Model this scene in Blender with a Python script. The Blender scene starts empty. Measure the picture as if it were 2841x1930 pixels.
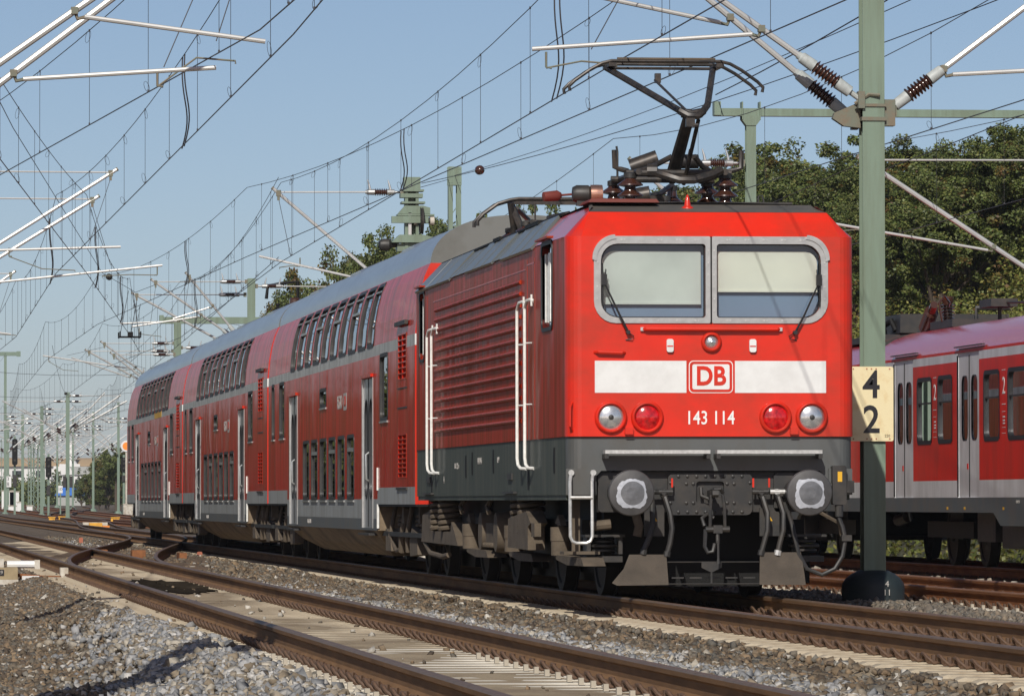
import bpy, math, random
import numpy as np
from mathutils import Vector, Matrix
from mathutils.geometry import tessellate_polygon
R = math.radians
rnd = random.Random(7)
scene = bpy.context.scene
col = scene.collection

# ---------------------------------------------------------------- camera, sky, sun, exposure
cam_data = bpy.data.cameras.new('camera')
cam = bpy.data.objects.new('camera', cam_data)
col.objects.link(cam)
cam_data.sensor_width = 36.0
cam_data.lens = 36.0 * 15767.0 / 2841.0
cam_data.clip_start = 0.5
cam_data.clip_end = 9000
_yaw, _pitch, _roll = 0.11341, 0.0269, 0.00118
_f = Vector((math.sin(_yaw) * math.cos(_pitch), math.cos(_yaw) * math.cos(_pitch), math.sin(_pitch)))
_r = Vector((math.cos(_yaw), -math.sin(_yaw), 0))
_d = _f.cross(_r)
_r2 = math.cos(_roll) * _r + math.sin(_roll) * _d
_u2 = -(-math.sin(_roll) * _r + math.cos(_roll) * _d)
cam.matrix_world = Matrix(((_r2.x, _u2.x, -_f.x, -8.369), (_r2.y, _u2.y, -_f.y, -55.96), (_r2.z, _u2.z, -_f.z, 0.971), (0, 0, 0, 1)))
scene.camera = cam

SUN = Vector((-0.285, -1.0, 0.72)).normalized()
world = bpy.data.worlds.new('World')
scene.world = world
world.use_nodes = True
wn = world.node_tree.nodes
wl = world.node_tree.links
bg = wn.get('Background') or wn.new('ShaderNodeBackground')
sky = wn.new('ShaderNodeTexSky')
sky.sky_type = 'NISHITA'
sky.sun_disc = False
sky.sun_elevation = math.asin(SUN.z)
sky.sun_rotation = math.atan2(SUN.x, SUN.y)
sky.altitude = 50
sky.air_density = 0.55
sky.dust_density = 0.65
sky.ozone_density = 10.0
tint = wn.new('ShaderNodeMix'); tint.data_type = 'RGBA'; tint.blend_type = 'MULTIPLY'; tint.inputs[0].default_value = 1.0
tint.inputs[7].default_value = (1.84, 1.19, 0.80, 1)
wl.new(sky.outputs[0], tint.inputs[6])
wl.new(tint.outputs[2], bg.inputs[0])
bg.inputs[1].default_value = 0.098
sun_data = bpy.data.lights.new('sun', 'SUN')
sun_data.energy = 3.9
sun_data.angle = R(0.53)
sun_data.color = (1.0, 0.95, 0.87)
sun = bpy.data.objects.new('sun', sun_data)
sun.rotation_euler = (-SUN).to_track_quat('-Z', 'Y').to_euler()
sun.location = (0, 0, 60)
col.objects.link(sun)
scene.view_settings.view_transform = 'Standard'
scene.view_settings.look = 'None'
scene.view_settings.gamma = 1
scene.view_settings.exposure = 0.0

# ---------------------------------------------------------------- materials
MATS = {}
def srgb(r, g, b):
    f = lambda c: (c / 255 / 12.92) if c <= 10 else ((c / 255 + 0.055) / 1.055) ** 2.4
    return (f(r), f(g), f(b), 1)
def mat(name, color, rough=0.5, metal=0.0, coat=0.0, coat_rough=0.08, spec=0.5,
        dirt=None, dirt_amt=0.0, dirt_scale=(3, 3, 3), dirt_lo=0.42, dirt_hi=0.62, var=0.0, var_scale=8.0,
        bump=0.0, bump_scale=40.0, attr=None, rough_var=0.0, wave=0.0, wave_scale=(1, 1, 1)):
    m = bpy.data.materials.new(name)
    m.use_nodes = True
    n, l = m.node_tree.nodes, m.node_tree.links
    b = n['Principled BSDF']
    c = color if len(color) == 4 else (*color, 1)
    b.inputs['Roughness'].default_value = rough
    b.inputs['Metallic'].default_value = metal
    b.inputs['Coat Weight'].default_value = coat
    b.inputs['Coat Roughness'].default_value = coat_rough
    b.inputs['Specular IOR Level'].default_value = spec
    tc = n.new('ShaderNodeTexCoord')
    src = None
    if attr:
        a = n.new('ShaderNodeAttribute'); a.attribute_name = attr
        src = a.outputs['Color']
    def noise(scale_vec, scale, detail=4.0, rg=0.55):
        mp = n.new('ShaderNodeMapping'); mp.inputs['Scale'].default_value = scale_vec
        l.new(tc.outputs['Object'], mp.inputs[0])
        t = n.new('ShaderNodeTexNoise'); t.inputs['Scale'].default_value = scale
        t.inputs['Detail'].default_value = detail; t.inputs['Roughness'].default_value = rg
        l.new(mp.outputs[0], t.inputs['Vector'])
        return t.outputs['Fac']
    def ramp(fac, lo, hi):
        r = n.new('ShaderNodeMapRange'); r.inputs['From Min'].default_value = lo; r.inputs['From Max'].default_value = hi
        l.new(fac, r.inputs['Value']); return r.outputs[0]
    def mixc(fac, a, bb, blend='MIX'):
        x = n.new('ShaderNodeMix'); x.data_type = 'RGBA'; x.blend_type = blend
        if hasattr(fac, 'is_output'): l.new(fac, x.inputs[0])
        else: x.inputs[0].default_value = fac
        for s, i in ((a, 6), (bb, 7)):
            if hasattr(s, 'is_output'): l.new(s, x.inputs[i])
            else: x.inputs[i].default_value = s
        return x.outputs[2]
    cur = src if src is not None else c
    if var > 0:
        f = ramp(noise((1, 1, 1), var_scale), 0.3, 0.7)
        lo = tuple(1 - var for _ in range(3)) + (1,); hi = tuple(1 + var for _ in range(3)) + (1,)
        cur = mixc(1.0, cur, mixc(f, lo, hi), 'MULTIPLY')
    if dirt is not None:
        f = ramp(noise(dirt_scale, 1.0, 6.0, 0.65), dirt_lo, dirt_hi)
        mul = n.new('ShaderNodeMath'); mul.operation = 'MULTIPLY'; mul.inputs[1].default_value = dirt_amt
        l.new(f, mul.inputs[0])
        cur = mixc(mul.outputs[0], cur, dirt if len(dirt) == 4 else (*dirt, 1))
        if rough_var:
            rr = n.new('ShaderNodeMath'); rr.operation = 'MULTIPLY_ADD'
            rr.inputs[1].default_value = rough_var; rr.inputs[2].default_value = rough
            l.new(mul.outputs[0], rr.inputs[0]); l.new(rr.outputs[0], b.inputs['Roughness'])
    if hasattr(cur, 'is_output'): l.new(cur, b.inputs['Base Color'])
    else: b.inputs['Base Color'].default_value = cur
    last = None
    if bump:
        bp = n.new('ShaderNodeBump'); bp.inputs['Strength'].default_value = bump; bp.inputs['Distance'].default_value = 0.02
        l.new(noise((1, 1, 1), bump_scale, 5.0), bp.inputs['Height']); last = bp
    if wave:
        bp = n.new('ShaderNodeBump'); bp.inputs['Strength'].default_value = 1.0; bp.inputs['Distance'].default_value = wave
        l.new(noise(wave_scale, 1.0, 1.0), bp.inputs['Height'])
        if last: l.new(last.outputs[0], bp.inputs['Normal'])
        last = bp
    if last:
        l.new(last.outputs[0], b.inputs['Normal'])
        if coat: l.new(last.outputs[0], b.inputs['Coat Normal'])
    MATS[name] = m
    return m
def glass_mat(name, tint, rough=0.0):
    m = bpy.data.materials.new(name); m.use_nodes = True
    n, l = m.node_tree.nodes, m.node_tree.links
    n.remove(n['Principled BSDF']); out = n['Material Output']
    t = n.new('ShaderNodeBsdfTransparent'); t.inputs[0].default_value = (*tint, 1)
    g = n.new('ShaderNodeBsdfGlossy'); g.inputs['Roughness'].default_value = rough; g.inputs[0].default_value = (.95, .97, 1, 1)
    f = n.new('ShaderNodeFresnel'); f.inputs[0].default_value = 1.5
    mx = n.new('ShaderNodeMixShader')
    l.new(f.outputs[0], mx.inputs[0]); l.new(t.outputs[0], mx.inputs[1]); l.new(g.outputs[0], mx.inputs[2])
    l.new(mx.outputs[0], out.inputs[0])
    MATS[name] = m
    return m
def leaf_mat(name):
    m = bpy.data.materials.new(name); m.use_nodes = True
    n, l = m.node_tree.nodes, m.node_tree.links
    n.remove(n['Principled BSDF']); out = n['Material Output']
    a = n.new('ShaderNodeAttribute'); a.attribute_name = 'tint'
    d = n.new('ShaderNodeBsdfPrincipled'); d.inputs['Roughness'].default_value = 0.55
    t = n.new('ShaderNodeBsdfTranslucent')
    mx = n.new('ShaderNodeMixShader'); mx.inputs[0].default_value = 0.25
    l.new(a.outputs['Color'], d.inputs['Base Color']); l.new(a.outputs['Color'], t.inputs[0])
    l.new(d.outputs[0], mx.inputs[1]); l.new(t.outputs[0], mx.inputs[2]); l.new(mx.outputs[0], out.inputs[0])
    MATS[name] = m
    return m

DUST = (0.17, 0.125, 0.085)
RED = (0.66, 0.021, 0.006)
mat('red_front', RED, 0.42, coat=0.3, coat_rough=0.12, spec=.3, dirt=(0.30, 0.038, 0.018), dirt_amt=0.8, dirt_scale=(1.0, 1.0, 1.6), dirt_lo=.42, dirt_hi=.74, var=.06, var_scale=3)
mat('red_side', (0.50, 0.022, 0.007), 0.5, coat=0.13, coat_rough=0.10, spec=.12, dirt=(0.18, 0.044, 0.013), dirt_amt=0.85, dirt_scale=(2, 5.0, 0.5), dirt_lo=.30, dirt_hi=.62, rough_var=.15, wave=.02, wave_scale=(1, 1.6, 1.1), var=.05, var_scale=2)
mat('red_chamfer', RED, 0.26, coat=0.55, coat_rough=0.10, dirt=(0.3, 0.06, 0.05), dirt_amt=0.4, dirt_scale=(2, 2, 2))
mat('coach_red', (0.56, 0.020, 0.006), 0.5, coat=0.36, coat_rough=0.07, spec=.12, dirt=(0.19, 0.040, 0.012), dirt_amt=0.75, dirt_scale=(2, 3.6, 0.30), dirt_lo=.40, dirt_hi=.66, rough_var=.15, wave=.012, wave_scale=(1, .8, .8))
mat('coach_red_sunlit', RED, 0.35, coat=0.5, dirt=(0.3, .05, .03), dirt_amt=.3, dirt_scale=(3, 3, .6))  # brighter copy of the coach red, sunlight on the ends put into the colour
mat('sbahn_red', (0.72, 0.020, 0.007), 0.5, spec=.2, coat=0.25, dirt=(0.32, .04, .02), dirt_amt=.35, dirt_scale=(2, 2, .6))
mat('sbahn_roof', (0.62, 0.03, 0.025), 0.26, coat=0.9, coat_rough=0.16, dirt=(0.5, .03, .02), dirt_amt=.5, dirt_scale=(1.5, .8, 1.5), dirt_lo=.55, dirt_hi=.7)
mat('sbahn_white', (0.74, 0.75, 0.77), 0.4, coat=.3, dirt=(.42, .42, .41), dirt_amt=.5, dirt_scale=(2, 2, .6))
mat('sbahn_skirt', (0.085, 0.105, 0.115), 0.5, dirt=DUST, dirt_amt=.3, dirt_scale=(2, 2, 2))
mat('loco_grey', (0.066, 0.080, 0.068), 0.6, spec=.2, coat=.08, dirt=(0.17, 0.165, 0.135), dirt_amt=.6, dirt_scale=(4, 7, .5), dirt_lo=.46, dirt_hi=.75)
mat('loco_grey_front', (0.080, 0.086, 0.086), 0.5, coat=.15, dirt=(0.07, 0.065, 0.055), dirt_amt=.7, dirt_scale=(2, 2, 1))
mat('roof_grey', (0.125, 0.14, 0.14), 0.42, coat=.28, coat_rough=.15, dirt=(0.13, 0.125, 0.10), dirt_amt=.6, dirt_scale=(3, 1.2, 3), dirt_lo=.4, dirt_hi=.62)
mat('roof_dark', (0.085, 0.08, 0.072), 0.55, dirt=(0.16, .14, .11), dirt_amt=.5, dirt_scale=(2, 2, 2))
mat('coach_roof', (0.21, 0.235, 0.26), 0.36, coat=.5, coat_rough=.16, dirt=(0.14, 0.14, 0.14), dirt_amt=.5, dirt_scale=(3, .7, 3))
mat('coach_stripe', (0.50, 0.51, 0.48), 0.45, dirt=(.22, .22, .19), dirt_amt=.6, dirt_scale=(3, 4, 1.2))
mat('coach_grey', (0.36, 0.38, 0.375), 0.5, spec=.3, coat=.12, dirt=(.22, .215, .19), dirt_amt=.6, dirt_scale=(3, 5, .6))
mat('coach_dark', (0.10, 0.115, 0.12), 0.5, dirt=(.15, .13, .1), dirt_amt=.5, dirt_scale=(3, 4, .8))
mat('belly', (0.25, 0.185, 0.115), 0.8, dirt=(0.085, 0.06, 0.042), dirt_amt=.85, dirt_scale=(2.5, .9, 2.0), dirt_lo=.42, dirt_hi=.66, bump=.2, bump_scale=30)
mat('door_grey', (0.42, 0.44, 0.46), 0.35, coat=.4, dirt=(.22, .22, .22), dirt_amt=.5, dirt_scale=(3, 6, .7))
mat('wheel_shade', (0.014, 0.012, 0.010), 0.75, var=.2, var_scale=6)  # near-black base, the shade under the vehicles is put into this colour
mat('plough', (0.070, 0.056, 0.042), 0.8, var=.25, var_scale=5, bump=.2, bump_scale=40)
mat('bogie_dust', (0.108, 0.084, 0.058), 0.85, var=.25, var_scale=6, bump=.25, bump_scale=60)
mat('black', (0.010, 0.010, 0.010), 0.6, spec=.2)
mat('dark_grey', (0.024, 0.024, 0.024), 0.5, dirt=(.060, .050, .040), dirt_amt=.5, dirt_scale=(6, 6, 6))
mat('buffer', (0.075, 0.073, 0.073), 0.42, metal=.3, var=.2, var_scale=9)
mat('grease', (0.42, 0.44, 0.48), 0.4, metal=.2, var=.15, var_scale=14, bump=.15, bump_scale=40)
mat('grease_core', (0.15, 0.155, 0.165), 0.35, metal=.3, var=.25, var_scale=12, bump=.15, bump_scale=30)
mat('aluminium', (0.56, 0.57, 0.55), 0.34, metal=.75, var=.1, var_scale=14)
mat('steel_bar', (0.62, 0.62, 0.60), 0.35, metal=.5, var=.2, var_scale=20)
mat('white_paint', (0.74, 0.75, 0.74), 0.42, coat=.2, dirt=(.5, .5, .48), dirt_amt=.35, dirt_scale=(3, 3, 3))
mat('handrail_white', (0.74, 0.74, 0.70), 0.35, var=.12, var_scale=20)
mat('rubber', (0.014, 0.014, 0.015), 0.5)
mat('blind_cream', (0.74, 0.70, 0.57), 0.8, var=.05, var_scale=2.5, wave=.015, wave_scale=(.6, 1, 3))
mat('blind_grey', (0.60, 0.60, 0.52), 0.85, var=.08, var_scale=2.5, wave=.03, wave_scale=(2.2, 1, .8))
mat('cab_interior', (0.10, 0.13, 0.16), 0.7)
mat('lens', (0.64, 0.67, 0.68), 0.20, metal=.75, coat=1.0, var=.12, var_scale=18)
mat('lens_red', (0.46, 0.008, 0.010), 0.16, coat=1.0, coat_rough=.03, var=.5, var_scale=22)
mat('insulator', (0.055, 0.022, 0.014), 0.22, coat=.7)
mat('insulator_cap', (0.40, 0.43, 0.42), 0.55, var=.15, var_scale=20)
mat('panto', (0.032, 0.030, 0.029), 0.42, metal=.3, dirt=(.09, .07, .055), dirt_amt=.6, dirt_scale=(8, 8, 8))
mat('copper', (0.75, 0.42, 0.30), 0.25, metal=.9)
mat('tube_alu', (0.58, 0.58, 0.56), 0.38, metal=.4, var=.08, var_scale=3)
mat('mast_green', (0.175, 0.24, 0.18), 0.55, coat=.1, dirt=(.12, .145, .095), dirt_amt=.55, dirt_scale=(6, 6, .5), var=.04, var_scale=2)
mat('mast_green_far', (0.165, 0.225, 0.175), 0.6, var=.05, var_scale=2)
mat('mast_fitting', (0.15, 0.16, 0.12), 0.6, dirt=(.2, .12, .07), dirt_amt=.5, dirt_scale=(8, 8, 8))
mat('mast_base', (0.016, 0.026, 0.029), 0.6, dirt=(.035, .042, .04), dirt_amt=.4, dirt_scale=(4, 4, 4))
mat('stain', (0.030, 0.025, 0.019), 1.0, spec=0.0, var=.4, var_scale=5)
mat('wire', (0.055, 0.052, 0.055), 0.5, metal=.3)
mat('sign_cream', (0.78, 0.68, 0.42), 0.45, dirt=(0.62, 0.40, 0.14), dirt_amt=.5, dirt_scale=(6, 6, 6), dirt_lo=.52, dirt_hi=.72)
mat('sign_black', (0.016, 0.016, 0.02), 0.4)
mat('lettering_white', (0.78, 0.78, 0.76), 0.5)
mat('lettering_pale', (0.42, 0.40, 0.37), 0.6)
mat('warning_yellow', (0.72, 0.40, 0.02), 0.45)
mat('rail_side', (0.215, 0.122, 0.060), 0.85, spec=.2, dirt=(0.125, 0.072, 0.038), dirt_amt=.6, dirt_scale=(6, 1.2, 10), bump=.2, bump_scale=60)
mat('rail_rust', (0.27, 0.115, 0.048), 0.85, spec=.2, dirt=(0.13, 0.055, 0.03), dirt_amt=.6, dirt_scale=(6, 1.5, 8), bump=.2, bump_scale=60)
mat('rail_head', (0.165, 0.108, 0.070), 0.5, metal=.25, var=.15, var_scale=6)
mat('rail_head_dull', (0.25, 0.13, 0.075), 0.55, metal=.2, var=.15, var_scale=6)
mat('sleeper', (0.47, 0.40, 0.29), 0.9, dirt=(0.30, 0.23, 0.15), dirt_amt=.7, dirt_scale=(5, 5, 5), bump=.3, bump_scale=70)
mat('sleeper_new', (0.66, 0.62, 0.53), 0.88, dirt=(0.46, 0.40, 0.30), dirt_amt=.6, dirt_scale=(4, 5, 4), bump=.25, bump_scale=70)
mat('sleeper_wood', (0.075, 0.052, 0.036), 0.9, dirt=(.16, .11, .07), dirt_amt=.6, dirt_scale=(3, 9, 9), bump=.4, bump_scale=60)
mat('track_sand', (0.36, 0.285, 0.185), 0.95, dirt=(0.22, 0.165, 0.105), dirt_amt=.8, dirt_scale=(2.2, 1.1, 2.2), bump=.8, bump_scale=45)
mat('clip', (0.105, 0.060, 0.036), 0.7, var=.3, var_scale=30)
mat('clip_pad', (0.40, 0.36, 0.29), 0.8)
mat('ballast_ground', (0.135, 0.102, 0.070), 0.95, dirt=(0.085, 0.062, 0.042), dirt_amt=.85, dirt_scale=(7, 7, 7), dirt_lo=.4, dirt_hi=.6, var=.35, var_scale=0.6, bump=1.0, bump_scale=22)
mat('stone_brown', (0.2, 0.15, 0.1), 0.92, attr='tint', var=.15, var_scale=60)
mat('yellow_box', (0.80, 0.42, 0.04), 0.5, dirt=(.4, .2, .05), dirt_amt=.4, dirt_scale=(3, 3, 3))
mat('concrete_tan', (0.34, 0.27, 0.16), 0.8, dirt=(.22, .17, .1), dirt_amt=.5, dirt_scale=(6, 6, 6))
mat('concrete_pale', (0.56, 0.53, 0.46), 0.85, dirt=(.3, .24, .17), dirt_amt=.6, dirt_scale=(6, 6, 6))
mat('post_red', (0.40, 0.13, 0.075), 0.7)
mat('dull_red', (0.17, 0.035, 0.025), 0.6)
mat('backing_blue', (0.20, 0.27, 0.36), 0.6, var=.06, var_scale=2)
mat('roof_end', (0.15, 0.155, 0.145), 0.55, dirt=(.10, .10, .085), dirt_amt=.6, dirt_scale=(2, 2, 2))
mat('orange', (0.85, 0.27, 0.03), 0.5)
mat('building_white', (0.72, 0.72, 0.70), 0.8, var=.05, var_scale=.2)
mat('building_grey', (0.38, 0.39, 0.37), 0.8, var=.08, var_scale=.2)
mat('roof_tan', (0.42, 0.30, 0.17), 0.9, var=.1, var_scale=.1)
mat('tarp_blue', (0.035, 0.17, 0.58), 0.6, var=.12, var_scale=.6)
mat('window_dark', (0.03, 0.035, 0.04), 0.15)
mat('bark', (0.085, 0.065, 0.048), 0.95, bump=.5, bump_scale=20)
mat('slope_soil', (0.06, 0.055, 0.028), 0.95, dirt=(0.035, 0.045, 0.015), dirt_amt=.8, dirt_scale=(.6, .6, .6))
mat('interior_dark', (0.018, 0.02, 0.02), 0.8)
mat('curtain', (0.30, 0.36, 0.32), 0.9, dirt=(.1, .12, .1), dirt_amt=.7, dirt_scale=(2, 14, .6))
mat('orange_seat', (0.10, 0.12, 0.20), 0.8)
leaf_mat('leaf')
glass_mat('glass_coach', (0.30, 0.33, 0.31))
glass_mat('glass_cab', (0.80, 0.86, 0.90))
glass_mat('glass_dark', (0.10, 0.13, 0.18))
# bright glint of the low sun in polished chrome is left to the renderer

# ---------------------------------------------------------------- mesh helpers
class MB:
    def __init__(s): s.v = []; s.f = []; s.m = []; s.cur = 0
    def add(s, vs, fs):
        o = len(s.v); s.v += [tuple(p) for p in vs]
        for f in fs: s.f.append([i + o for i in f]); s.m.append(s.cur)
        return s
    def box(s, c, d, rot=None):
        hx, hy, hz = d[0] / 2, d[1] / 2, d[2] / 2
        vs = [Vector((x * hx, y * hy, z * hz)) for x, y, z in ((-1,-1,-1),(1,-1,-1),(1,1,-1),(-1,1,-1),(-1,-1,1),(1,-1,1),(1,1,1),(-1,1,1))]
        if rot is not None: vs = [rot @ p for p in vs]
        c = Vector(c)
        return s.add([p + c for p in vs], [(0,3,2,1),(4,5,6,7),(0,1,5,4),(1,2,6,5),(2,3,7,6),(3,0,4,7)])
    def bx(s, x0, x1, y0, y1, z0, z1):
        return s.box(((x0+x1)/2, (y0+y1)/2, (z0+z1)/2), (abs(x1-x0), abs(y1-y0), abs(z1-z0)))
    def prism(s, poly, fn, a, b):
        """polygon (2D list) extruded: fn(u, v, t) -> xyz for t in a, b"""
        n = len(poly)
        vs = [fn(u, v, a) for u, v in poly] + [fn(u, v, b) for u, v in poly]
        fs = [[i, (i+1) % n, n + (i+1) % n, n + i] for i in range(n)]
        tris = tessellate_polygon([[Vector((u, v, 0)) for u, v in poly]])
        fs += [list(t) for t in tris] + [[n + i for i in reversed(t)] for t in tris]
        return s.add(vs, fs)
    def tube(s, pts, r, n=8, closed=False, caps=True):
        pts = [Vector(p) for p in pts]; k = len(pts)
        rs = r if isinstance(r, (list, tuple)) else [r] * k
        vs = []; up = None
        for i in range(k):
            if closed: t = pts[(i+1) % k] - pts[i-1]
            else: t = pts[min(i+1, k-1)] - pts[max(i-1, 0)]
            t = t.normalized() if t.length > 1e-9 else Vector((0, 0, 1))
            if up is None:
                up = Vector((0, 0, 1)) if abs(t.z) < .9 else Vector((0, 1, 0))
            a = t.cross(up)
            if a.length < 1e-6: a = t.orthogonal()
            a.normalize(); b = a.cross(t).normalized(); up = b
            for j in range(n):
                q = 2 * math.pi * j / n
                vs.append(pts[i] + (a * math.cos(q) + b * math.sin(q)) * rs[i])
        fs = []
        for i in range(k if closed else k - 1):
            for j in range(n):
                i2 = (i + 1) % k
                fs.append([i*n+j, i*n+(j+1) % n, i2*n+(j+1) % n, i2*n+j])
        if caps and not closed:
            fs.append(list(range(n-1, -1, -1))); fs.append([(k-1)*n+j for j in range(n)])
        return s.add(vs, fs)
    def lathe(s, o, axis, prof, n=16):
        """prof: list of (radius, height along axis)"""
        ax = Vector(axis).normalized(); a = ax.orthogonal().normalized(); b = ax.cross(a); o = Vector(o)
        vs = []; fs = []; k = len(prof)
        for r, h in prof:
            for j in range(n):
                q = 2 * math.pi * j / n
                vs.append(o + ax * h + (a * math.cos(q) + b * math.sin(q)) * max(r, 1e-4))
        for i in range(k - 1):
            for j in range(n): fs.append([i*n+j, i*n+(j+1) % n, (i+1)*n+(j+1) % n, (i+1)*n+j])
        fs.append(list(range(n-1, -1, -1))); fs.append([(k-1)*n+j for j in range(n)])
        return s.add(vs, fs)
    def cyl(s, p0, p1, r, n=16, r1=None):
        p0 = Vector(p0); p1 = Vector(p1)
        return s.lathe(p0, p1 - p0, [(r, 0), (r if r1 is None else r1, (p1 - p0).length)], n)
    def panel(s, outer, holes, fn):
        """flat panel with holes, fn(u, v) -> xyz"""
        loops = [outer] + list(holes)
        pts = [p for lp in loops for p in lp]
        tris = tessellate_polygon([[Vector((u, v, 0)) for u, v in lp] for lp in loops])
        return s.add([fn(u, v) for u, v in pts], [list(t) for t in tris])
    def ring(s, la, lb, fa, fb):
        """strip between two loops of same length, la placed by fa, lb by fb"""
        n = len(la)
        vs = [fa(u, v) for u, v in la] + [fb(u, v) for u, v in lb]
        return s.add(vs, [[i, (i+1) % n, n + (i+1) % n, n + i] for i in range(n)])
    def mesh(s, name, mats, angle=35):
        me = bpy.data.meshes.new(name)
        me.from_pydata(s.v, [], s.f)
        ms = mats if isinstance(mats, (list, tuple)) else [mats]
        for m in ms: me.materials.append(MATS[m])
        if len(ms) > 1: me.polygons.foreach_set('material_index', s.m)
        me.update()
        if angle:
            me.polygons.foreach_set('use_smooth', [True] * len(me.polygons))
            me.set_sharp_from_angle(angle=R(angle))
        return me
    def build(s, name, mats, parent=None, loc=None, angle=35):
        return link(name, s.mesh(name, mats, angle), parent, loc)
def link(name, me, parent=None, loc=None):
    o = bpy.data.objects.new(name, me); col.objects.link(o)
    if parent is not None: o.parent = parent
    if loc is not None: o.location = loc
    return o
def thing(name, label, cat, loc=(0, 0, 0), rz=0, group=None):
    o = bpy.data.objects.new(name, None); col.objects.link(o)
    o.empty_display_size = .2
    o.location = loc; o.rotation_euler = (0, 0, rz); o['label'] = label; o['category'] = cat
    if group: o['group'] = group
    return o
def tag(o, label, cat, group=None):
    o['label'] = label; o['category'] = cat
    if group: o['group'] = group
    return o
def struct(o): o['kind'] = 'structure'; return o
def stuff(o): o['kind'] = 'stuff'; return o
def copy_tree(o, parent=None):
    c = o.copy(); col.objects.link(c)
    c.parent = parent
    for ch in o.children: copy_tree(ch, c)
    return c
def rrect(x0, x1, y0, y1, r, n=4):
    """rounded rectangle, counter-clockwise"""
    rr = r if isinstance(r, (list, tuple)) else (r, r, r, r)     # bl, br, tr, tl
    out = []
    for (cx, cy, a0, q) in ((x1 - rr[1], y0 + rr[1], -90, rr[1]), (x1 - rr[2], y1 - rr[2], 0, rr[2]), (x0 + rr[3], y1 - rr[3], 90, rr[3]), (x0 + rr[0], y0 + rr[0], 180, rr[0])):
        for i in range(n + 1):
            t = R(a0 + 90 * i / n)
            out.append((cx + q * math.cos(t), cy + q * math.sin(t)))
    return out
_txt_cache = {}
def text_mesh(body, size, mats, sx=1.0, offset=0.0, extrude=0.0015, align='CENTER'):
    cu = bpy.data.curves.new('lettering', 'FONT'); cu.body = body; cu.size = size
    cu.align_x = align; cu.align_y = 'CENTER'; cu.offset = offset; cu.extrude = extrude; cu.resolution_u = 4
    ob = bpy.data.objects.new('lettering_tmp', cu); col.objects.link(ob)
    dg = bpy.context.evaluated_depsgraph_get()
    me = bpy.data.meshes.new_from_object(ob.evaluated_get(dg))
    bpy.data.objects.remove(ob); bpy.data.curves.remove(cu)
    me.name = 'lettering'
    for v in me.vertices: v.co.x *= sx
    me.materials.clear(); me.materials.append(MATS[mats])
    return me
FRONT = Matrix(((1, 0, 0), (0, 0, -1), (0, 1, 0)))        # text on a face that looks to -Y
LEFT = Matrix(((0, 0, -1), (-1, 0, 0), (0, 1, 0)))        # text on a face that looks to -X
def put_text(name, me, pos, rot, parent):
    o = link(name, me, parent); o.matrix_local = Matrix.Translation(Vector(pos)) @ rot.to_4x4(); return o
# ---------------------------------------------------------------- ground, tracks, ballast
T1, T2, T3, T4 = -4.42, 0.0, 4.42, 8.75
def rise(y): return min(0.75, max(0.0, 0.0022 * (y - 300)))
def gz(x, y):
    z = -0.27 + rise(y)
    if x < -5.75: z -= min(0.30, (-5.75 - x) * 0.12)
    if y < 120:
        z += 0.018 * math.sin(x * 3.1 + y * .9) + 0.014 * math.sin(y * 1.7 - x * 2.3) - .012
    if -2.95 < x < -1.45: z += 0.045 * math.sin((-x - 1.45) / 1.5 * math.pi)
    if 1.45 < x < 2.97: z += 0.17 * math.sin((x - 1.45) / 1.52 * math.pi)
    if x > 13: z += min(7.0, (x - 13) * 0.55) * min(1, max(0, (y - 18) / 30)) * (1 - min(1, max(0, (y - 330) / 120)))
    return z
xs = [-2500, -900, -300, -120, -60, -30, -20, -14] + [-11 + .5 * i for i in range(50)] + [15, 17, 19, 21, 24, 28, 34, 45, 70, 150, 400, 1200, 3000]
ys = [-120, -80] + [-60 + 1.5 * i for i in range(110)] + [110, 120, 135, 150, 180, 220, 260, 300, 330, 380, 450, 520, 600, 650, 720, 900, 1300, 2000, 3200, 5000]
g = MB()
nx = len(xs)
g.add([(x, y, gz(x, y)) for y in ys for x in xs], [[j*nx+i, j*nx+i+1, (j+1)*nx+i+1, (j+1)*nx+i] for j in range(len(ys)-1) for i in range(nx-1)])
struct(g.build('ground', 'ballast_ground', angle=60))
ysb = [-70, -20, 40, 100, 300, 420, 640, 720]
def bed(cx, mats, w=1.42, z=-0.196, ysand=60):
    m = MB()
    offs = [(-w - .35, -.33), (-w, z - .012), (-w * .6, z), (0, z + .004), (w * .6, z), (w, z - .012), (w + .35, -.33)]
    yy = [-70 + 2 * i for i in range(90)] + [110, 200, 300, 420, 640, 720]
    q = rnd
    vs = [(cx + o, y, zz + rise(y) + (q.uniform(-.008, .006) if y < 110 else 0)) for y in yy for o, zz in offs]
    k = len(offs)
    for j in range(len(yy)-1):
        m.cur = 0 if yy[j] < ysand + q.uniform(-6, 6) else 1
        m.add([vs[j*k+i] for i in range(k)] + [vs[(j+1)*k+i] for i in range(k)], [[i, i+1, k+i+1, k+i] for i in range(k-1)])
    return struct(m.build('track_bed', [mats, 'ballast_ground'], angle=60))
bed(T1, 'track_sand', z=-.192, ysand=72); bed(T2, 'track_sand'); bed(T3, 'track_sand'); bed(T4, 'ballast_ground')

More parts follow.
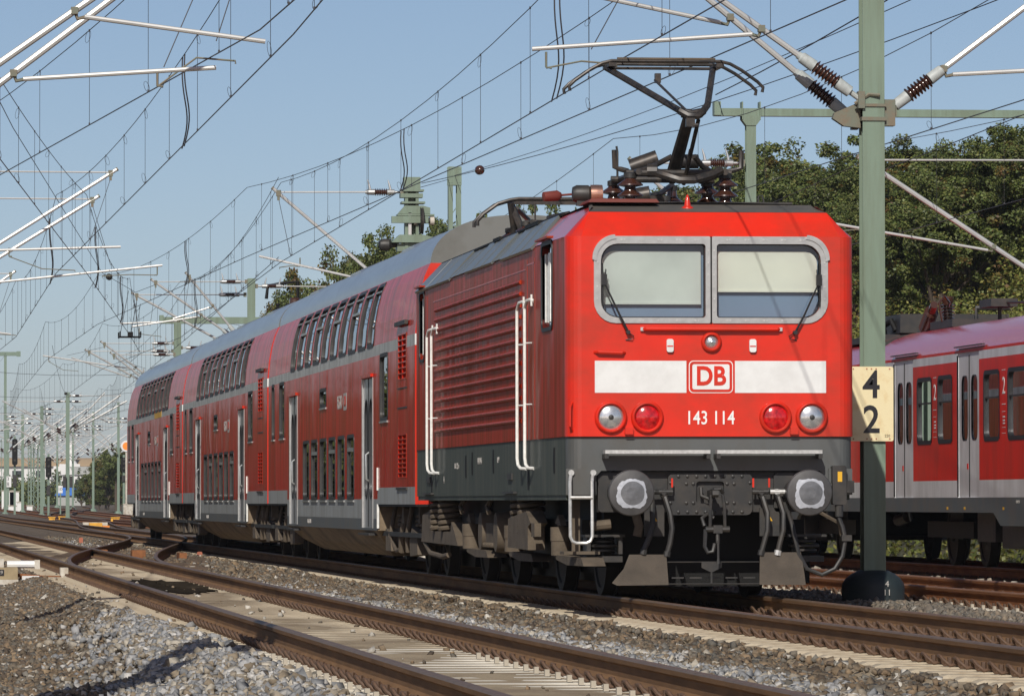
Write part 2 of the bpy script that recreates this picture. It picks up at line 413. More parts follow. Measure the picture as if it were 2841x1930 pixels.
RP = [(.075, -.172), (.075, -.161), (.032, -.146), (.010, -.126), (.009, -.056), (.033, -.040), (.036, -.013), (.029, -.001), (.015, .001)]
RP = RP + [(-x, z) for x, z in reversed(RP)]
def rail(name, path, mats, parent, dz=0.0):
    """path: list of (x, y) of the rail axis, swept with a flat-bottom rail profile"""
    m = MB(); n = len(RP); vs = []
    for i, (x, y) in enumerate(path):
        x0, y0 = path[max(0, i-1)]; x1, y1 = path[min(len(path)-1, i+1)]
        t = Vector((x1 - x0, y1 - y0)).normalized(); nn = Vector((t.y, -t.x))
        for u, z in RP: vs.append((x + nn.x * u, y + nn.y * u, z + rise(y) + dz))
    fs = []; mi = []
    for i in range(len(path) - 1):
        for j in range(n):
            fs.append([i*n+j, (i+1)*n+j, (i+1)*n+(j+1) % n, i*n+(j+1) % n])
            mi.append(1 if 6 <= j <= n - 8 else 0)
    fs.append(list(range(n))); mi.append(0); fs.append([(len(path)-1)*n+j for j in range(n-1, -1, -1)]); mi.append(0)
    m.add(vs, fs); m.m = mi
    o = m.build(name, mats, parent, angle=30)
    return o
_slp = {}
def sleeper_mesh(mt, L=2.6):
    if (mt, L) in _slp: return _slp[(mt, L)]
    m = MB(); h = L / 2
    sec = [(-.14, -.38), (.14, -.38), (.135, -.20), (.10, -.178), (-.10, -.178), (-.135, -.20)]
    st = [-h, -h + .05, -.25, .25, h - .05, h]
    vs = []
    for x in st:
        k = 0.0 if abs(x) > .3 else -.012
        e = -.03 if abs(x) == h else 0
        for u, z in sec: vs.append((x, u * (1 + e), z + (k if z > -.25 else 0) + (e * .6 if z > -.25 else 0)))
    n = len(sec)
    fs = [[i*n+j, i*n+(j+1) % n, (i+1)*n+(j+1) % n, (i+1)*n+j] for i in range(len(st)-1) for j in range(n)]
    fs += [list(range(n-1, -1, -1)), [(len(st)-1)*n+j for j in range(n)]]
    m.add(vs, fs); _slp[(mt, L)] = m.mesh('sleeper', mt, 25)
    return _slp[(mt, L)]
cm = MB()
cm.tube([(-.035, -.03, .026), (.0, -.07, .014), (.06, -.10, .004), (.10, -.085, .040), (.115, -.045, .066), (.12, 0, .072), (.115, .045, .066), (.10, .085, .040), (.06, .10, .004), (0, .07, .014), (-.035, .03, .026)], .013, 6)
cm.cyl((.04, 0, 0), (.04, 0, .06), .020, 6)
clip_me = cm.mesh('clip', 'clip')
cm.cur = 1; cm.box((.155, 0, .016), (.03, .055, .045))
clip_new_me = cm.mesh('clip', ['clip', 'clip_pad'])
def clip_positions(cx):
    return [(cx - .7535 - .075, math.pi), (cx - .7535 + .075, 0), (cx + .7535 - .075, math.pi), (cx + .7535 + .075, 0)]
def track(label, cx, y0, y1, mats, slmat, s0, s1, nclip, newclip=lambda y: False, skip=lambda y: False, group=None):
    t = thing('railway_track', label, 'track', (cx, s0, 0), group=group)
    t.location = (0, 0, 0)
    path = [-.7535, .7535]
    yy = [y0, 0, 300, 420, 640, y1] if y1 > 640 else [y0, y1]
    for p in path: rail('rail', [(cx + p, y) for y in yy], mats, t)
    y = s0; k = 0; rest = MB()
    me_c = None
    while y < s1:
        if not skip(y):
            mt = slmat(y)
            s = link('sleeper', sleeper_mesh(mt), t, (cx + rnd.uniform(-.015, .015), y, 0))
            if k < nclip:
                for x, rz in clip_positions(cx):
                    if abs(x - cx) > 2: continue
                    c = link('clip', clip_new_me if newclip(y) else clip_me, s, (x - s.location.x, 0, -.176))
                    c.rotation_euler = (0, 0, rz)
            else:
                for x, rz in clip_positions(cx):
                    sg = -1 if rz else 1
                    rest.add([(x + sg * .0, y - .05, -.165), (x + sg * .085, y - .05, -.165), (x + sg * .075, y, -.128), (x + sg * .085, y + .05, -.165), (x + sg * 0, y + .05, -.165), (x - sg * .02, y, -.14)], [(0, 1, 2), (2, 3, 4), (0, 2, 5), (5, 2, 4)])
            k += 1
        y += .6
    if rest.v: stuff(rest.build('clip_rows', 'clip', t, angle=0))
    return t
track('brown track in the sandy bed beside the pale ballast heap, left of the passenger train', T1, -70, 720, ['rail_side', 'rail_head'], lambda y: 'sleeper_new' if y < -11 else 'sleeper', -33.1, 110, 74, newclip=lambda y: y < -14)
track('brown track that the red locomotive stands on', T2, -70, 720, ['rail_side', 'rail_head'], lambda y: 'sleeper', -32.0, 100, 70)
track('rusty track on pale concrete sleepers between the mast and the parked railcar', T3, -70, 720, ['rail_rust', 'rail_head_dull'], lambda y: 'sleeper_new', -20.5, 75, 74, newclip=lambda y: True)
track('shaded track under the red and white railcar', T4, -70, 720, ['rail_rust', 'rail_head_dull'], lambda y: 'sleeper', 0.2, 60, 0)
def sm(t): t = max(0, min(1, t)); return t * t * (3 - 2 * t)
def link_track(label, xa, ya, xb, yb, name='crossover_track', ext=0):
    t = thing(name, label, 'track', (0, 0, 0))
    yy = [ya + (yb - ya) * i / 40 for i in range(41)]
    for p in (-.7535, .7535):
        rail('rail', [(xa + (xb - xa) * sm((y - ya) / (yb - ya)) + p, y) for y in yy], ['rail_side', 'rail_head'], t, -.003)
    y = ya + 14
    while y < yb - 14 and y < 120:
        s = link('sleeper', sleeper_mesh('sleeper_wood', 3.4), t, (xa + (xb - xa) * sm((y - ya) / (yb - ya)), y + .3, -.004)); y += .6
    return t
xo = link_track('curved crossover rails leading from the left track over to the passenger train', T1, 28, T2, 116)
link_track('distant curved connecting rails beyond the last coach', T2 + .15, 122, T3, 300)
link_track('far connecting rails curving right behind the small masts', T3, 300, T4 + 4, 520)
# blackened slide plates and check rail near the points
pm = MB()
q_ = random.Random(3); lp = []
for i in range(40):
    a = 2 * math.pi * i / 40; k_ = 1 + q_.uniform(-.28, .2)
    lp.append((-4.30 + .50 * math.cos(a) * k_, 21.5 + 6.0 * math.sin(a) * k_))
pm.panel(lp, [], lambda u, v: (u, v, -.171)); pm.build('grease_stain', 'stain', xo)
pm = MB()
for y_ in (19, 20.2, 21.4, 22.6, 23.8): pm.bx(-4.3, -3.86, y_, y_ + .22, -.18, -.150)
pm.build('slide_plates', 'stain', xo)
fg = MB()
fg.bx(-2.95, -2.68, 60, 60.8, -.2, -.02); fg.bx(-2.1, -1.95, 58, 59, -.2, -.06); fg.bx(-3.35, -3.2, 66, 67, -.2, -.06)
fg.build('points_cover', 'rail_rust', xo)

def surf(x, y):
    z = gz(x, y)
    for c_ in (T1, T2, T3, T4):
        d_ = abs(x - c_)
        if d_ < 1.77: z = max(z, -.208 if d_ < 1.42 else -.208 - (d_ - 1.42) / .35 * .122)
    return z
# stones: loose ballast as real pieces
def stones(name, pts, sizes, cols, flat=.75):
    n = len(pts); rg = np.random.default_rng(len(name) * 31 + n)
    sizes = sizes * np.where(rg.random(n) < .05, rg.uniform(1.2, 1.5, n), np.where(rg.random(n) < .35, rg.uniform(.45, .8, n), 1))
    cube = np.array([(-1,-1,-1),(1,-1,-1),(1,1,-1),(-1,1,-1),(-1,-1,1),(1,-1,1),(1,1,1),(-1,1,1)], float) * .5
    v = cube[None] * rg.uniform(.55, 1.15, (n, 8, 3)) + rg.uniform(-.12, .12, (n, 8, 3))
    v *= (np.stack([rg.uniform(.8, 1.35, n), rg.uniform(.8, 1.3, n), rg.uniform(.55, 1.0, n) * flat / .75], 1) * sizes[:, None])[:, None, :]
    q = rg.normal(size=(n, 4)) * np.array([1, .45, .45, 1]); q /= np.linalg.norm(q, axis=1)[:, None]
    w, x, y, z = q.T
    Rm = np.stack([np.stack([1-2*(y*y+z*z), 2*(x*y-z*w), 2*(x*z+y*w)], 1), np.stack([2*(x*y+z*w), 1-2*(x*x+z*z), 2*(y*z-x*w)], 1), np.stack([2*(x*z-y*w), 2*(y*z+x*w), 1-2*(x*x+y*y)], 1)], 1)
    v = np.einsum('nij,nkj->nki', Rm, v) + pts[:, None, :]
    F = np.array([(0,3,2,1),(4,5,6,7),(0,1,5,4),(1,2,6,5),(2,3,7,6),(3,0,4,7)])
    f = (F[None] + 8 * np.arange(n)[:, None, None]).reshape(-1)
    me = bpy.data.meshes.new(name)
    me.vertices.add(n * 8); me.vertices.foreach_set('co', v.reshape(-1))
    me.loops.add(n * 24); me.loops.foreach_set('vertex_index', f.astype(np.int32))
    me.polygons.add(n * 6); me.polygons.foreach_set('loop_start', np.arange(0, n * 24, 4, dtype=np.int32))
    me.update(calc_edges=True)
    a = me.attributes.new('tint', 'FLOAT_COLOR', 'POINT')
    c4 = np.concatenate([np.repeat(cols, 8, axis=0), np.ones((n * 8, 1))], 1)
    a.data.foreach_set('color', c4.reshape(-1).astype(np.float32))
    me.materials.append(MATS['stone_brown'])
    return stuff(link(name, me))
rg = np.random.default_rng(5)
def brown_cols(n, pale=.04):
    base = np.array([[.165, .125, .082], [.13, .105, .074], [.20, .140, .085], [.18, .155, .120], [.105, .078, .054], [.23, .165, .10], [.15, .138, .115]])
    c = base[rg.integers(0, len(base), n)] * rg.uniform(.6, 1.2, (n, 1))
    k = rg.random(n) < pale
    c[k] = np.array([.50, .47, .41]) * rg.uniform(.6, 1.1, (k.sum(), 1))
    return c
def pale_cols(n):
    base = np.array([[.31, .32, .335], [.26, .275, .295], [.38, .355, .305], [.20, .21, .225], [.43, .43, .425], [.27, .24, .195], [.21, .175, .13]])
    return base[rg.integers(0, len(base), n)] * rg.uniform(.70, 1.15, (n, 1)) * np.array([1.02, .985, .93])
def field(x0, x1, y0, y1, dens, dens_far=None):
    n = int((x1 - x0) * (y1 - y0) * dens)
    x = rg.uniform(x0, x1, n); y = rg.uniform(y0, y1, n)
    return x, y
def zs(x, y, up=.012): return np.array([surf(a, b) for a, b in zip(x, y)]) + up
def pale_heap(x, y):
    """edge of the fresh stone heap left of the first track"""
    lim = np.interp(y, [-33, -21, -12.4, -5, 0.2, 3.2], [-7.9, -7.0, -6.35, -6.2, -6.0, -5.6]) + .16 * np.sin(y * 2.1) + .1 * np.sin(y * 5.3)
    return (x > lim) & (y < 3.2)
# left of track 1
x, y = field(-8.6, -5.68, -30, 40, 240); h = pale_heap(x, y) & (rg.random(len(x)) < .80)
h2 = (~h) & pale_heap(x + .5, y) & (rg.random(len(x)) < .14)
h = h | h2
P = np.stack([x, y, zs(x, y) + np.where(h, .05 * np.clip((x + 7.2), 0, 1), 0)], 1)
b = ~h
stones('brown_ballast', P[b], rg.uniform(.024, .058, b.sum()), brown_cols(b.sum(), .045))
stones('pale_ballast_heap', P[h], rg.uniform(.024, .062, h.sum()), pale_cols(h.sum()))
x, y = field(-5.72, -5.35, -32, 3, 170)
k = rg.random(len(x)) < np.clip((-5.4 - x) / .3, .04, 1) * np.clip((2.5 - y) / 10, .1, 1)
x, y = x[k], y[k]
stones('pale_ballast_shoulder', np.stack([x, y, np.full(len(x), -.185)], 1), rg.uniform(.03, .07, len(x)), pale_cols(len(x)))
x, y = field(-8.6, -5.7, 40, 130, 45)
stones('brown_ballast_far_verge', np.stack([x, y, zs(x, y)], 1), rg.uniform(.04, .09, len(x)), brown_cols(len(x), .03))
# between track 1 and 2
x, y = field(-3.25, -1.28, -32, 34, 270)
pe = np.interp(y, [-32, -10, 8, 30, 34], [-2.15, -2.25, -2.35, -2.6, -3.3]) + .07 * np.sin(y * 3.7) + .05 * np.sin(y * 9.1)
pl = (x < pe) & (rg.random(len(x)) < np.clip((32 - y) / 6, 0, .95))
pl |= (x < pe + .35) & (rg.random(len(x)) < .06)
z = zs(x, y); z = np.where(x < -2.95, -.165, z); z = np.where(x > -1.5, -.20, z)
keep = rg.random(len(x)) < np.clip((-1.38 + .09 * np.sin(y * 2.3) + .07 * np.sin(y * 5.9) - x) / .14, .06, 1)
P = np.stack([x, y, z], 1)
stones('brown_ballast_between_tracks', P[keep & ~pl], rg.uniform(.025, .058, (keep & ~pl).sum()), brown_cols((keep & ~pl).sum(), .03))
stones('pale_ballast_strip', P[keep & pl], rg.uniform(.024, .058, (keep & pl).sum()), pale_cols((keep & pl).sum()))
x, y = field(-3.0, -1.3, 34, 130, 60)
pl = (x < -2.2) & (y > 80) & (y < 112) & (rg.random(len(x)) < .6)
P = np.stack([x, y, zs(x, y)], 1)
stones('brown_ballast_by_points', P[~pl], rg.uniform(.04, .085, (~pl).sum()), brown_cols((~pl).sum(), .03))
stones('pale_ballast_by_points', P[pl], rg.uniform(.04, .085, pl.sum()), pale_cols(pl.sum()))
# right of track 2
x, y = field(1.3, 3.05, -25, 45, 190)
c = brown_cols(len(x), .03) * .5 + np.array([.17, .155, .13]) * .5
stones('grey_ballast_by_mast', np.stack([x, y, zs(x, y)], 1), rg.uniform(.028, .068, len(x)), c)
x, y = field(5.8, 7.3, -10, 60, 70)
c = brown_cols(len(x), .1) * .4 + np.array([.40, .36, .30]) * .6
stones('pale_ballast_by_railcar', np.stack([x, y, zs(x, y, .04)], 1), rg.uniform(.04, .10, len(x)), c)
# a few stones lying in the sandy bed of track 1
x, y = field(-6.1, -5.55, 2, 30, 120)
k = rg.random(len(x)) < np.clip((-5.5 - x) / .4, .05, 1)
stones('brown_ballast_shoulder', np.stack([x[k], y[k], np.interp(x[k], [-6.2, -5.84, -5.5], [-.33, -.21, -.19])], 1), rg.uniform(.024, .05, k.sum()), brown_cols(k.sum(), .06))
x, y = field(-5.6, -3.2, -32, 60, 1.2)
stones('stray_stones', np.stack([x, y, np.full(len(x), -.18)], 1), rg.uniform(.02, .05, len(x)), brown_cols(len(x), .35))

# point machine left of the points
t = thing('point_machine', 'tan point machine with yellow end and number plate beside the left track', 'point machine', (-6.2, 31.3, -.3))
m = MB(); m.bx(-.55, .16, -.35, .35, -.05, .085); m.build('base', 'concrete_pale', t)
m = MB(); m.bx(-.50, .15, -.33, .33, .087, .27); m.build('housing', 'concrete_tan', t)
m = MB(); m.bx(-.52, -.06, -.30, .32, .272, .40); m.build('lid', 'concrete_pale', t)
m = MB(); m.bx(-.56, -.485, -.36, .34, .09, .31); m.build('end_plate', 'warning_yellow', t)
m = MB(); m.bx(-.20, -.06, -.345, -.331, .15, .24); pl_ = m.build('number_plate', 'sign_black', t)
put_text('lettering', text_mesh('329', .075, 'lettering_pale'), (-.13, -.347, .193), FRONT, pl_)
m = MB(); m.tube([(.0, .2, .31), (.42, .2, .31)], .06, 10); m.build('cylinder', 'white_paint', t)
m = MB(); m.bx(.42, .50, .12, .28, .24, .38); m.build('flange', 'concrete_pale', t)
m = MB(); m.bx(.22, .48, -.2, 0, .02, .14); m.build('junction_box', 'white_paint', t)
m = MB(); m.tube([(.16, -.1, .15), (.5, .0, .12), (1.1, .3, .1)], .03, 6); m.tube([(.2, .1, .1), (.95, .5, .1)], .025, 6); m.build('drive_rod', 'rail_rust', t)
m = MB(); m.tube([(-.1, -.5, -.02), (.3, -.42, .0), (.7, -.3, .02), (1.0, .6, .06), (1.25, 2.2, .14)], .022, 6); m.build('cable', 'black', t)
t = thing('rail_contact', 'small white contact box bolted to the rail by the point machine', 'rail contact', (-5.33, 31.5, -.2))
m = MB(); m.box((0, 0, .10), (.12, .4, .12)); m.build('box', 'concrete_pale', t)
m = MB(); m.box((.03, 0, .01), (.16, .6, .06)); m.build('bracket', 'concrete_pale', t)
# small marker posts and boxes between the tracks
def peg(label, x, y, h, mt, group=None):
    m = MB(); m.prism(rrect(-.055, .055, 0, h, (.005, .005, .03, .03), 3), lambda u, v, t_: (u, t_, v), -.05, .05)
    tag(m.build('marker_post', mt, None, (x, y, gz(x, y) - .02)), label, 'post', group)
peg('short reddish marker post in the ballast beside the coach bogie', -1.27, 65.3, .21, 'post_red')
peg('short reddish marker post beside the crossover rails', -2.35, 103.6, .25, 'post_red')
def ybox(label, x, y, w, d, h, mt='yellow_box'):
    t = thing('trackside_box', label, 'box', (x, y, gz(x, y)))
    m = MB(); m.bx(-w/2, w/2, -d/2, d/2, .12, h); m.build('housing', mt, t)
    m = MB(); m.bx(-w/2-.04, w/2+.04, -d/2-.04, d/2+.04, h+.001, h + .05); m.build('lid', mt, t)
    m = MB(); m.bx(-w*.3, -w*.2, -.05, .05, -.1, .12); m.bx(w*.2, w*.3, -.05, .05, -.1, .12); m.build('legs', 'dark_grey', t)
ybox('left one of two yellow boxes at the foot of the small mast', 2.98, 292, .36, .4, .26)
ybox('right one of two yellow boxes close to the foot of the small mast', 3.75, 297, .36, .4, .28)
t = thing('trackside_box', 'larger orange point machine between the distant rails', 'box', (1.40, 186, -.27))
m = MB(); m.bx(-.3, .25, -.4, .3, 0, .34); m.build('housing', 'yellow_box', t)
m = MB(); m.bx(.26, .55, -.5, .1, 0, .22); m.build('side_box', 'orange', t)
m = MB(); m.bx(-.55, .5, .32, .6, .1, .36); m.build('back_cover', 'concrete_pale', t)
m = MB(); m.tube([(.4, .2, .1), (1.3, .6, .08)], .05, 6); m.build('drive_rod', 'concrete_pale', t)
ybox('small yellow box by the white cabinet under the last coach end', 7.2, 300, .5, .4, .22)
for i, (x, y) in enumerate(((5.2, 330), (4.4, 240))):
    peg(('tiny yellow marker post before the bushes', 'tiny yellow marker post between the far rails')[i], x, y, .38, 'yellow_box')
# ---------------------------------------------------------------- locomotive
loco = thing('locomotive', 'red electric locomotive with white front bar and number 143 114', 'locomotive')
HW, LL = 1.45, 15.45
def fr(y): return lambda u, v: (u, y, v)
# --- front panel with window openings
gl_l = rrect(-1.107, -.056, 2.79, 3.525, (.17, .03, .03, .17), 6)
gl_r = [(-u, v) for u, v in reversed(gl_l)]
m = MB(); m.panel([(-1.30, 1.61), (1.30, 1.61), (1.30, 3.60), (-1.30, 3.60)], [gl_l, gl_r], fr(0))
for lp in (gl_l, gl_r): m.ring(lp, lp, fr(0), fr(.10))
# rounded corners
arc = [(1.30 + .15 * math.sin(R(a)), .17 - .17 * math.cos(R(a))) for a in (0, 15, 30, 45, 60, 75, 90)]
for s in (-1, 1):
    for i in range(len(arc) - 1):
        (x0, y0), (x1, y1) = arc[i], arc[i+1]
        q = [(s*x0, y0, 1.61), (s*x1, y1, 1.61), (s*x1, y1, 3.60), (s*x0, y0, 3.60)]
        m.add(q, [(0, 1, 2, 3) if s > 0 else (3, 2, 1, 0)])
# sloping forehead and its corners
m.add([(-1.30, 0, 3.60), (1.30, 0, 3.60), (1.20, .20, 3.85), (-1.20, .20, 3.85)], [(0, 1, 2, 3)])
# lower lip
m.add([(-1.30, 0, 1.61), (1.30, 0, 1.61), (1.30, .08, 1.61), (-1.30, .08, 1.61)], [(3, 2, 1, 0)])
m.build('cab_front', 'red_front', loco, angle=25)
m = MB()
for s in (-1, 1):
    top = [(s*x, y, 3.60) for x, y in arc]
    B0, B2 = (s*1.20, .20, 3.85), (s*1.13, .42, 3.925)
    k = len(top)
    vs = top + [B0, B2]
    fs = []
    for i in range(k - 1):
        fs.append((i, i+1, k + (0 if i < k//2 else 1)))
    fs.append((k//2, k+1, k))
    m.add(vs, [f if s > 0 else f[::-1] for f in fs])
    m.add([(s*1.45, .17, 3.60), (s*1.45, 2.78, 3.615), (s*1.12, 3.10, 3.94), (s*1.13, .42, 3.925)], [(0, 1, 2, 3)])
m.build('cab_shoulder', 'red_chamfer', loco, angle=20)
# --- sides
cw = rrect(1.17, 2.03, 2.74, 3.58, .09, 4)
rw = rrect(14.42, 14.98, 2.74, 3.56, .08, 4)
m = MB()
m.panel([(.17, 1.61), (LL, 1.61), (LL, 3.615), (.17, 3.60)], [cw, rw], lambda u, v: (-HW, u, v))
for w in (cw, rw): m.ring(w, w, lambda u, v: (-HW, u, v), lambda u, v: (-HW + .09, u, v))
m.add([(HW, .17, 1.61), (HW, LL, 1.61), (HW, LL, 3.615), (HW, .17, 3.60)], [(0, 1, 2, 3)])
m.add([(-HW, LL, 1.03), (HW, LL, 1.03), (HW, LL, 3.615), (1.12, LL, 3.94), (-1.12, LL, 3.94), (-HW, LL, 3.615)], [(0, 1, 2, 3, 4, 5)])
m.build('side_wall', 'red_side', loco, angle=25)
m = MB(); m.bx(-1.35, 1.35, 2.6, 2.66, 1.1, 3.6); m.bx(-1.36, -1.34, .2, 2.6, 1.7, 2.7); m.bx(1.34, 1.36, .2, 2.6, 1.7, 3.58); m.bx(-1.3, 1.3, .1, 2.6, 1.66, 1.70)
m.bx(-1.28, 1.28, .16, .75, 2.60, 2.80); m.bx(-1.3, 1.3, .3, 2.6, 3.66, 3.68)
m.build('cab_interior', 'cab_interior', loco)
m = MB(); m.bx(-1.02, -.1, .22, .28, 2.80, 2.86); m.tube([(-.30, .2, 2.81), (-.32, .2, 2.88), (-.28, .2, 2.91), (-.16, .2, 2.90)], .012, 6); m.build('desk_rail', 'aluminium', loco)
for y0, y1, w in ((1.17, 2.03, cw), (14.42, 14.98, rw)):
    m = MB(); wo = rrect(y0 - .045, y1 + .045, 2.70, 3.625, .11, 4)
    m.ring(wo, w, lambda u, v: (-HW - .012, u, v), lambda u, v: (-HW - .012, u, v)); m.ring(wo, wo, lambda u, v: (-HW, u, v), lambda u, v: (-HW - .012, u, v)); m.ring(w, w, lambda u, v: (-HW - .012, u, v), lambda u, v: (-HW + .04, u, v))
    f = m.build('side_window', 'rubber', loco)
    m = MB(); m.panel(w, [], lambda u, v: (-HW + .035, u, v)); m.build('pane', 'glass_dark', f)
    m = MB()
    for a, b in ((y0 + .09, y0 + .36), (y0 + .44, y1 - .12)):
        if y1 - y0 < .7 and a > y0 + .2: continue
        m.bx(-HW + .03 - .012, -HW + .03, a, a + .06, 2.80, 3.5); m.bx(-HW + .03 - .012, -HW + .03, min(b, y1 - .1), min(b, y1 - .1) + .06, 2.80, 3.5)
    m.build('sliding_frame', 'handrail_white', f)
    m = MB(); m.bx(-HW - .07, -HW, y0 - .1, y1 + .08, 3.63, 3.65); m.build('rain_strip', 'red_side', f)
# ribs, panel joints
for i in range(13):
    z = 3.29 - i * .1225
    m = MB(); m.tube([(-HW - .004, 3.9, z), (-HW - .004, 13.0, z)], .024, 8); m.build('rib', 'red_side', loco)
m = MB(); m.bx(-HW - .004, -HW, 3.5, 13.3, 3.40, 3.412)
for y in (2.70, 3.35, 14.05): m.bx(-HW - .003, -HW, y, y + .018, 1.62, 3.5)
m.bx(-HW - .003, -HW, 2.70, 3.35, 3.44, 3.456)
m.build('panel_joint', 'coach_red', loco)
# grey lower body
m = MB()
notch = [(-1.30, 1.03), (-1.15, 1.03), (-1.15, 1.22), (-1.10, 1.27), (1.10, 1.27), (1.15, 1.22), (1.15, 1.03), (1.30, 1.03), (1.30, 1.605), (-1.30, 1.605)]
m.panel(notch, [], fr(.035)); m.ring(notch, notch, fr(.035), fr(.20))
for s in (-1, 1):
    for i in range(len(arc) - 1):
        (x0, y0), (x1, y1) = arc[i], arc[i+1]
        x0 = 1.30 + (x0 - 1.30) * .93; x1 = 1.30 + (x1 - 1.30) * .93
        m.add([(s*x0, y0 + .035, 1.03), (s*x1, y1 + .035, 1.03), (s*x1, y1 + .035, 1.608), (s*x0, y0 + .035, 1.608)], [(0, 1, 2, 3) if s > 0 else (3, 2, 1, 0)])
m.build('front_apron', 'loco_grey_front', loco, angle=25)
m = MB()
m.add([(-HW + .01, .2, 1.03), (-HW + .01, LL, 1.03), (-HW + .01, LL, 1.609), (-HW + .01, .2, 1.609)], [(0, 1, 2, 3)])
m.add([(HW - .01, .2, 1.03), (HW - .01, LL, 1.03), (HW - .01, LL, 1.609), (HW - .01, .2, 1.609)], [(0, 1, 2, 3)])
m.bx(-HW + .02, HW - .02, .22, LL - .02, .98, 1.03)
m.build('lower_body', 'loco_grey', loco, angle=25)
for y, z in ((1.1, 1.38), (8.9, 1.40), (9.6, 1.37), (6.7, 1.41), (3.35, 1.22), (13.6, 1.2)):
    m = MB(); m.prism([(-.05, -.13), (.04, -.13), (.07, 0), (.04, .13), (-.04, .13)], lambda u, v, t_: (t_, y + u * 1.3, z + v), -HW + .008, -HW + .005); m.build('jacking_slot', 'black', loco)
m = MB()
for y in (5.0, 13.9): m.bx(-HW - .03, -HW + .01, y - .55, y + .55, 1.05, 1.075); m.bx(-HW - .01, -HW + .009, y - .2, y + .2, 1.2, 1.27)
m.build('side_bracket', 'dark_grey', loco)
for txt, y, z, s in (('143 114-5', 8.1, 1.42, .11), ('LEW', 6.2, 1.42, .09), ('A', 12.1, 1.22, .13), ('83 t  22,2 m', 10.6, 1.38, .10)):
    put_text('lettering', text_mesh(txt, s, 'lettering_pale'), (-HW + .006, y, z), LEFT, loco)
# roof
m = MB()
m.add([(-1.20, .20, 3.852), (1.20, .20, 3.852), (1.13, .75, 3.955), (-1.13, .75, 3.955)], [(0, 1, 2, 3)])
for s in (-1, 1): m.add([(s*1.20, .20, 3.852), (s*1.13, .42, 3.927), (s*1.13, .75, 3.955)], [(0, 1, 2) if s > 0 else (2, 1, 0)])
m.add([(-1.13, .75, 3.955), (0, .75, 3.985), (1.13, .75, 3.955), (1.12, LL, 3.945), (0, LL, 3.985), (-1.12, LL, 3.945)], [(0, 1, 4, 5), (1, 2, 3, 4)])
m.build('roof', 'roof_dark', loco, angle=20)
yb = [2.80, 5.72, 6.6, 9.46, 11.2, 15.4]
for i in range(5):
    for s in (-1, 1):
        a, b = yb[i] + .012, yb[i+1] - .012
        lift = (.030, .006, .028, .008, .030)[i]
        lo = (.03, .0, .02, .0, .03)[i]
        m = MB()
        n_ = Vector((s * .695, 0, .72)) * lift
        p = [Vector((s*1.462, a, 3.612 - lo)), Vector((s*1.462, b, 3.612 - lo)), Vector((s*1.12, b + .30, 3.942)), Vector((s*1.12, a + .30, 3.942))]
        if i == 0: p[3].y = 3.14
        if i == 4: p[2].y = b
        m.add([q + n_ for q in p] + p, [(0, 1, 2, 3), (0, 4, 5, 1), (1, 5, 6, 2), (2, 6, 7, 3), (3, 7, 4, 0)])
        for yy_ in (.33, .66):
            q0 = p[0].lerp(p[1], yy_) + n_; q1 = p[3].lerp(p[2], yy_) + n_
            m.tube([q0, q1], .005, 6)
        m.build('roof_panel', 'roof_grey', loco, angle=20)
m = MB(); m.tube([(-1.12, 2.9, 3.965), (-1.12, 15.4, 3.96)], .022, 6); m.bx(-1.17, -1.08, 4.8, 6.0, 3.95, 3.99); m.bx(-1.17, -1.08, 8.5, 9.2, 3.95, 3.99); m.build('roof_gutter', 'black', loco)
m = MB(); m.prism([(-.36, 0), (.36, 0), (.33, .035), (-.33, .035)], lambda u, v, t_: (-.80 + u, t_, 3.965 + v), .55, 1.35); m.build('roof_hatch', 'dull_red', loco)
m = MB(); m.lathe((-.16, .52, 3.90), (0, 0, 1), [(.065, 0), (.06, .015), (.035, .03), (.02, .11), (.008, .14), (.001, .145)], 14); m.build('antenna', 'red_front', loco)
m = MB(); m.lathe((-1.12, 1.35, 4.09), (1, 0, 0), [(.03, -.10), (.07, -.10), (.09, -.06), (.09, .06), (.06, .10), (.02, .1)], 14); m.bx(-1.18, -.95, 1.3, 1.4, 3.97, 4.03); m.build('roof_horn', 'dark_grey', loco)
m = MB(); m.lathe((-1.02, 1.33, 4.09), (1, 0, 0), [(.092, -.02), (.094, .03), (.094, .05), (.092, .10)], 20); m.build('polished_band', 'copper', loco)
m = MB(); m.lathe((-1.36, 1.95, 4.10), (1, .25, .1), [(.01, -.1), (.05, -.09), (.055, .06), (.03, .1), (.012, .11), (.012, .22)], 12); m.build('red_cylinder', 'dull_red', loco)
m = MB()
m.tube([(.15, 3, 3.95), (.15, 3, 4.05), (.2, 3, 4.06), (.25, 3, 4.05), (.25, 3, 3.95)], .012, 6); m.bx(-.9, .95, .78, .84, 3.965, 3.985)
m.tube([(.62, .9, 3.97), (.62, .9, 4.05), (.66, .9, 4.06), (.68, .9, 3.97)], .01, 6)
m.build('lifting_eye', 'dark_grey', loco)
